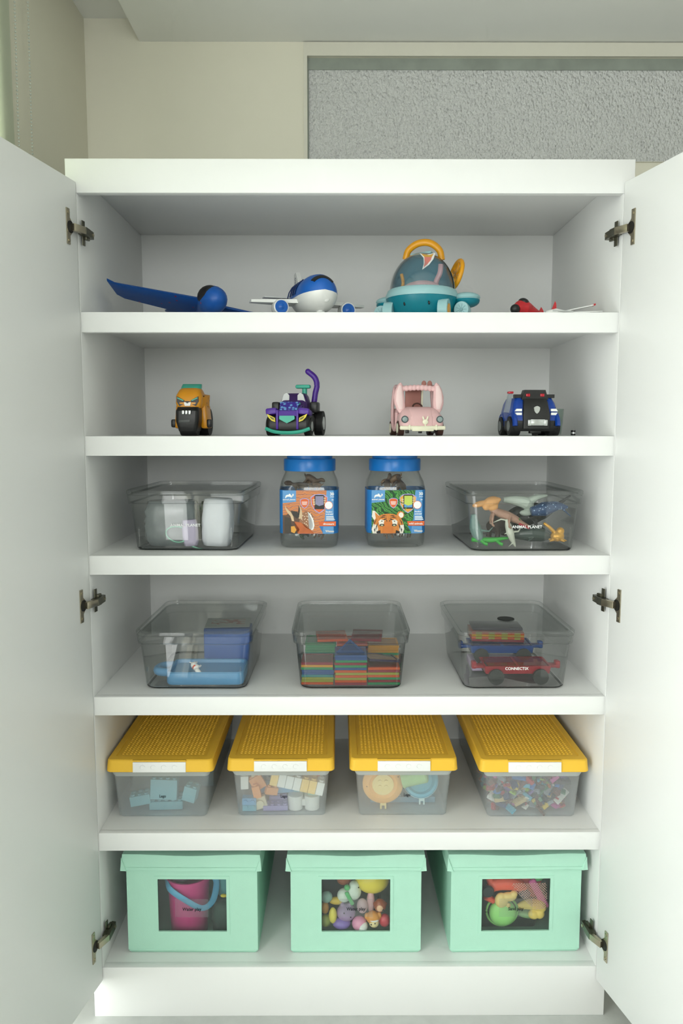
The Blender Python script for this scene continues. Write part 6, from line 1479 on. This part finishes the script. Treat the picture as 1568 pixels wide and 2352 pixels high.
# sand toys
G = 'sand toys in the right fabric box'
def sand(name, label, cat, hexc, bm, x, y, z, rot=(0, 0, 0), remesh=0.0, bump=0.0):
    return one(name, label, cat, bm, mat('sand_' + hexc, hexc, 0.45, var=0.06, bump=bump, bscale=60), at(gb_c, x, FY + y, z), rot, G, remesh=remesh, smooth=60)
bm = new(); ell(bm, (0, 0, 0), (3.3, 1.9, 3.3), u=28, v=18); sb_ = sand('sand_bowl', 'round lime green sand bowl at the bottom', 'bowl', '9BE07E', bm, -2.4, 2.6, 8.2)
bm = new(); tube(bm, [(3.75 * math.cos(a), 0.7, 3.75 * math.sin(a)) for a in [2 * math.pi * q / 36 for q in range(37)]], 0.3, seg=8); obj('rim', bm, MATS['sand_9BE07E'], sb_, unit=CM, smooth=60)
bm = new(); tube(bm, curve_pts([(-5.6, 0, -1.4), (-3, 0, 0.6), (0, 0, 1.1), (3, 0, 0.4), (4.6, 0, -0.6)]), lerp_list([0.8, 1.5, 1.7, 1.4, 0.6], 33), seg=12); tube(bm, [(-4, 0, -.6), (-4.8, 0, -2.6), (-3.0, 0, -3.6)], [1.2, 1.1, 0.8]); tube(bm, [(-3.5, 0, .6), (-4.6, 0, 2.6)], [1.2, 0.8])
sand('sand_lobster', 'coral red lobster sand mould at the upper left', 'sand mould', 'F06048', bm, -1.4, 2.8, 14.6, remesh=0.0016, bump=0.6)
bm = new(); lathe(bm, [(0.05, -0.4), (1.3, -0.4), (1.5, 0), (1.3, 0.4), (0.05, 0.4)], seg=24, mt=Matrix.Rotation(rad(90), 4, 'X')); sand('black_wheel', 'black round wheel at the upper left', 'toy wheel', '1B2226', bm, -6.4, 0.9, 14.7)
bm = new(); ell(bm, (0, 0, 0), (1.6, 1.0, 1.9)); ell(bm, (1.8, 0, 0.9), (1.9, 1.0, 1.1)); ell(bm, (1.7, -.2, -1.2), (0.6, .5, .6)); ell(bm, (3.0, 0, 1.6), (0.9, .8, .8)); sand('sand_mould', 'pale yellow sand mould above the green bowl', 'sand mould', 'EDD184', bm, -3.0, 1.6, 12.0, remesh=0.0014)
bm = new(); tube(bm, curve_pts([(-2.8, 0, 0.2), (-0.5, 0, 0.8), (2.4, 0, 0.6), (3.2, 0, -0.6)]), lerp_list([0.7, 1.2, 1.4, 1.0], 25), seg=10); ell(bm, (1.0, -.2, -1.6), (1.4, 1, 1.2)); ell(bm, (2.4, -.2, -1.4), (1.2, 1, 1.3)); sand('sand_crab', 'yellow crab sand mould at the lower right', 'sand mould', 'EBCB62', bm, 4.0, 2.0, 9.8, remesh=0.0014)
bm = new(); box(bm, (0, 0, 0), (1.8, 1.0, 8.0), rot=(0, -28, 0), bev=0.4); sand('sand_spade', 'magenta spade slanting at the right edge', 'spade', 'D85AA0', bm, 6.2, 2.2, 13.2)
bm = new(); ell(bm, (0, 0, 0), (2.0, 1.4, 1.5)); sand('green_mould', 'green sand mould at the top right corner', 'sand mould', '6FC47E', bm, 6.0, 3.6, 17.2)
bm = new(); box(bm, (0, 0, 0), (6, 1.6, 5), rot=(0, 20, 0), bev=0.6); sand('red_rake', 'deep red rake head behind the netting', 'rake', 'C23A44', bm, 3.8, 4.2, 14.4)
bm = new(); ell(bm, (0, 0, 0), (3.2, 1.4, 1.1)); sand('green_scoop', 'dull green scoop below the yellow crab', 'scoop', '7FA86E', bm, 4.6, 3.4, 7.4)
bm = new(); ell(bm, (0, 0, 0), (1.4, 1.0, 1.2)); sand('slate_toy', 'slate grey toy right of the lobster', 'toy', '55606C', bm, 2.8, 2.2, 13.2)
bm = new(); crumple(bm, 16, 3, 17, 0.05, 15); sand('dark_bag', 'dark slate bag behind the sand toys', 'bag', '26343A', bm, 0, 9.0, 1.15)
bm = new()
for q in range(-14, 18):
    for dr in (-1, 1):
        pts = []
        for k in range(11):
            s_ = -4.6 + 9.2 * k / 10
            x, z = q * 0.62 + s_ * 0.72 * dr, s_ * 0.72
            u_, v_ = (x + z * 0.9) * 0.8, z
            if -4.4 < x < 4.4 and -3.6 < z < 3.8 and x + z * 1.0 > -2.2:
                pts.append((x, 0.12 * math.sin(x * 2) + 0.03 * dr, z))
        if len(pts) > 1:
            tube(bm, pts, 0.05, seg=4)
one('toy_net', 'pale mesh net draped over the sand toys at the right', 'net', bm, mat('net_cord', 'E6B8A8', 0.6), at(gb_c, 3.4, FY + 0.55, 13.6), group=G)
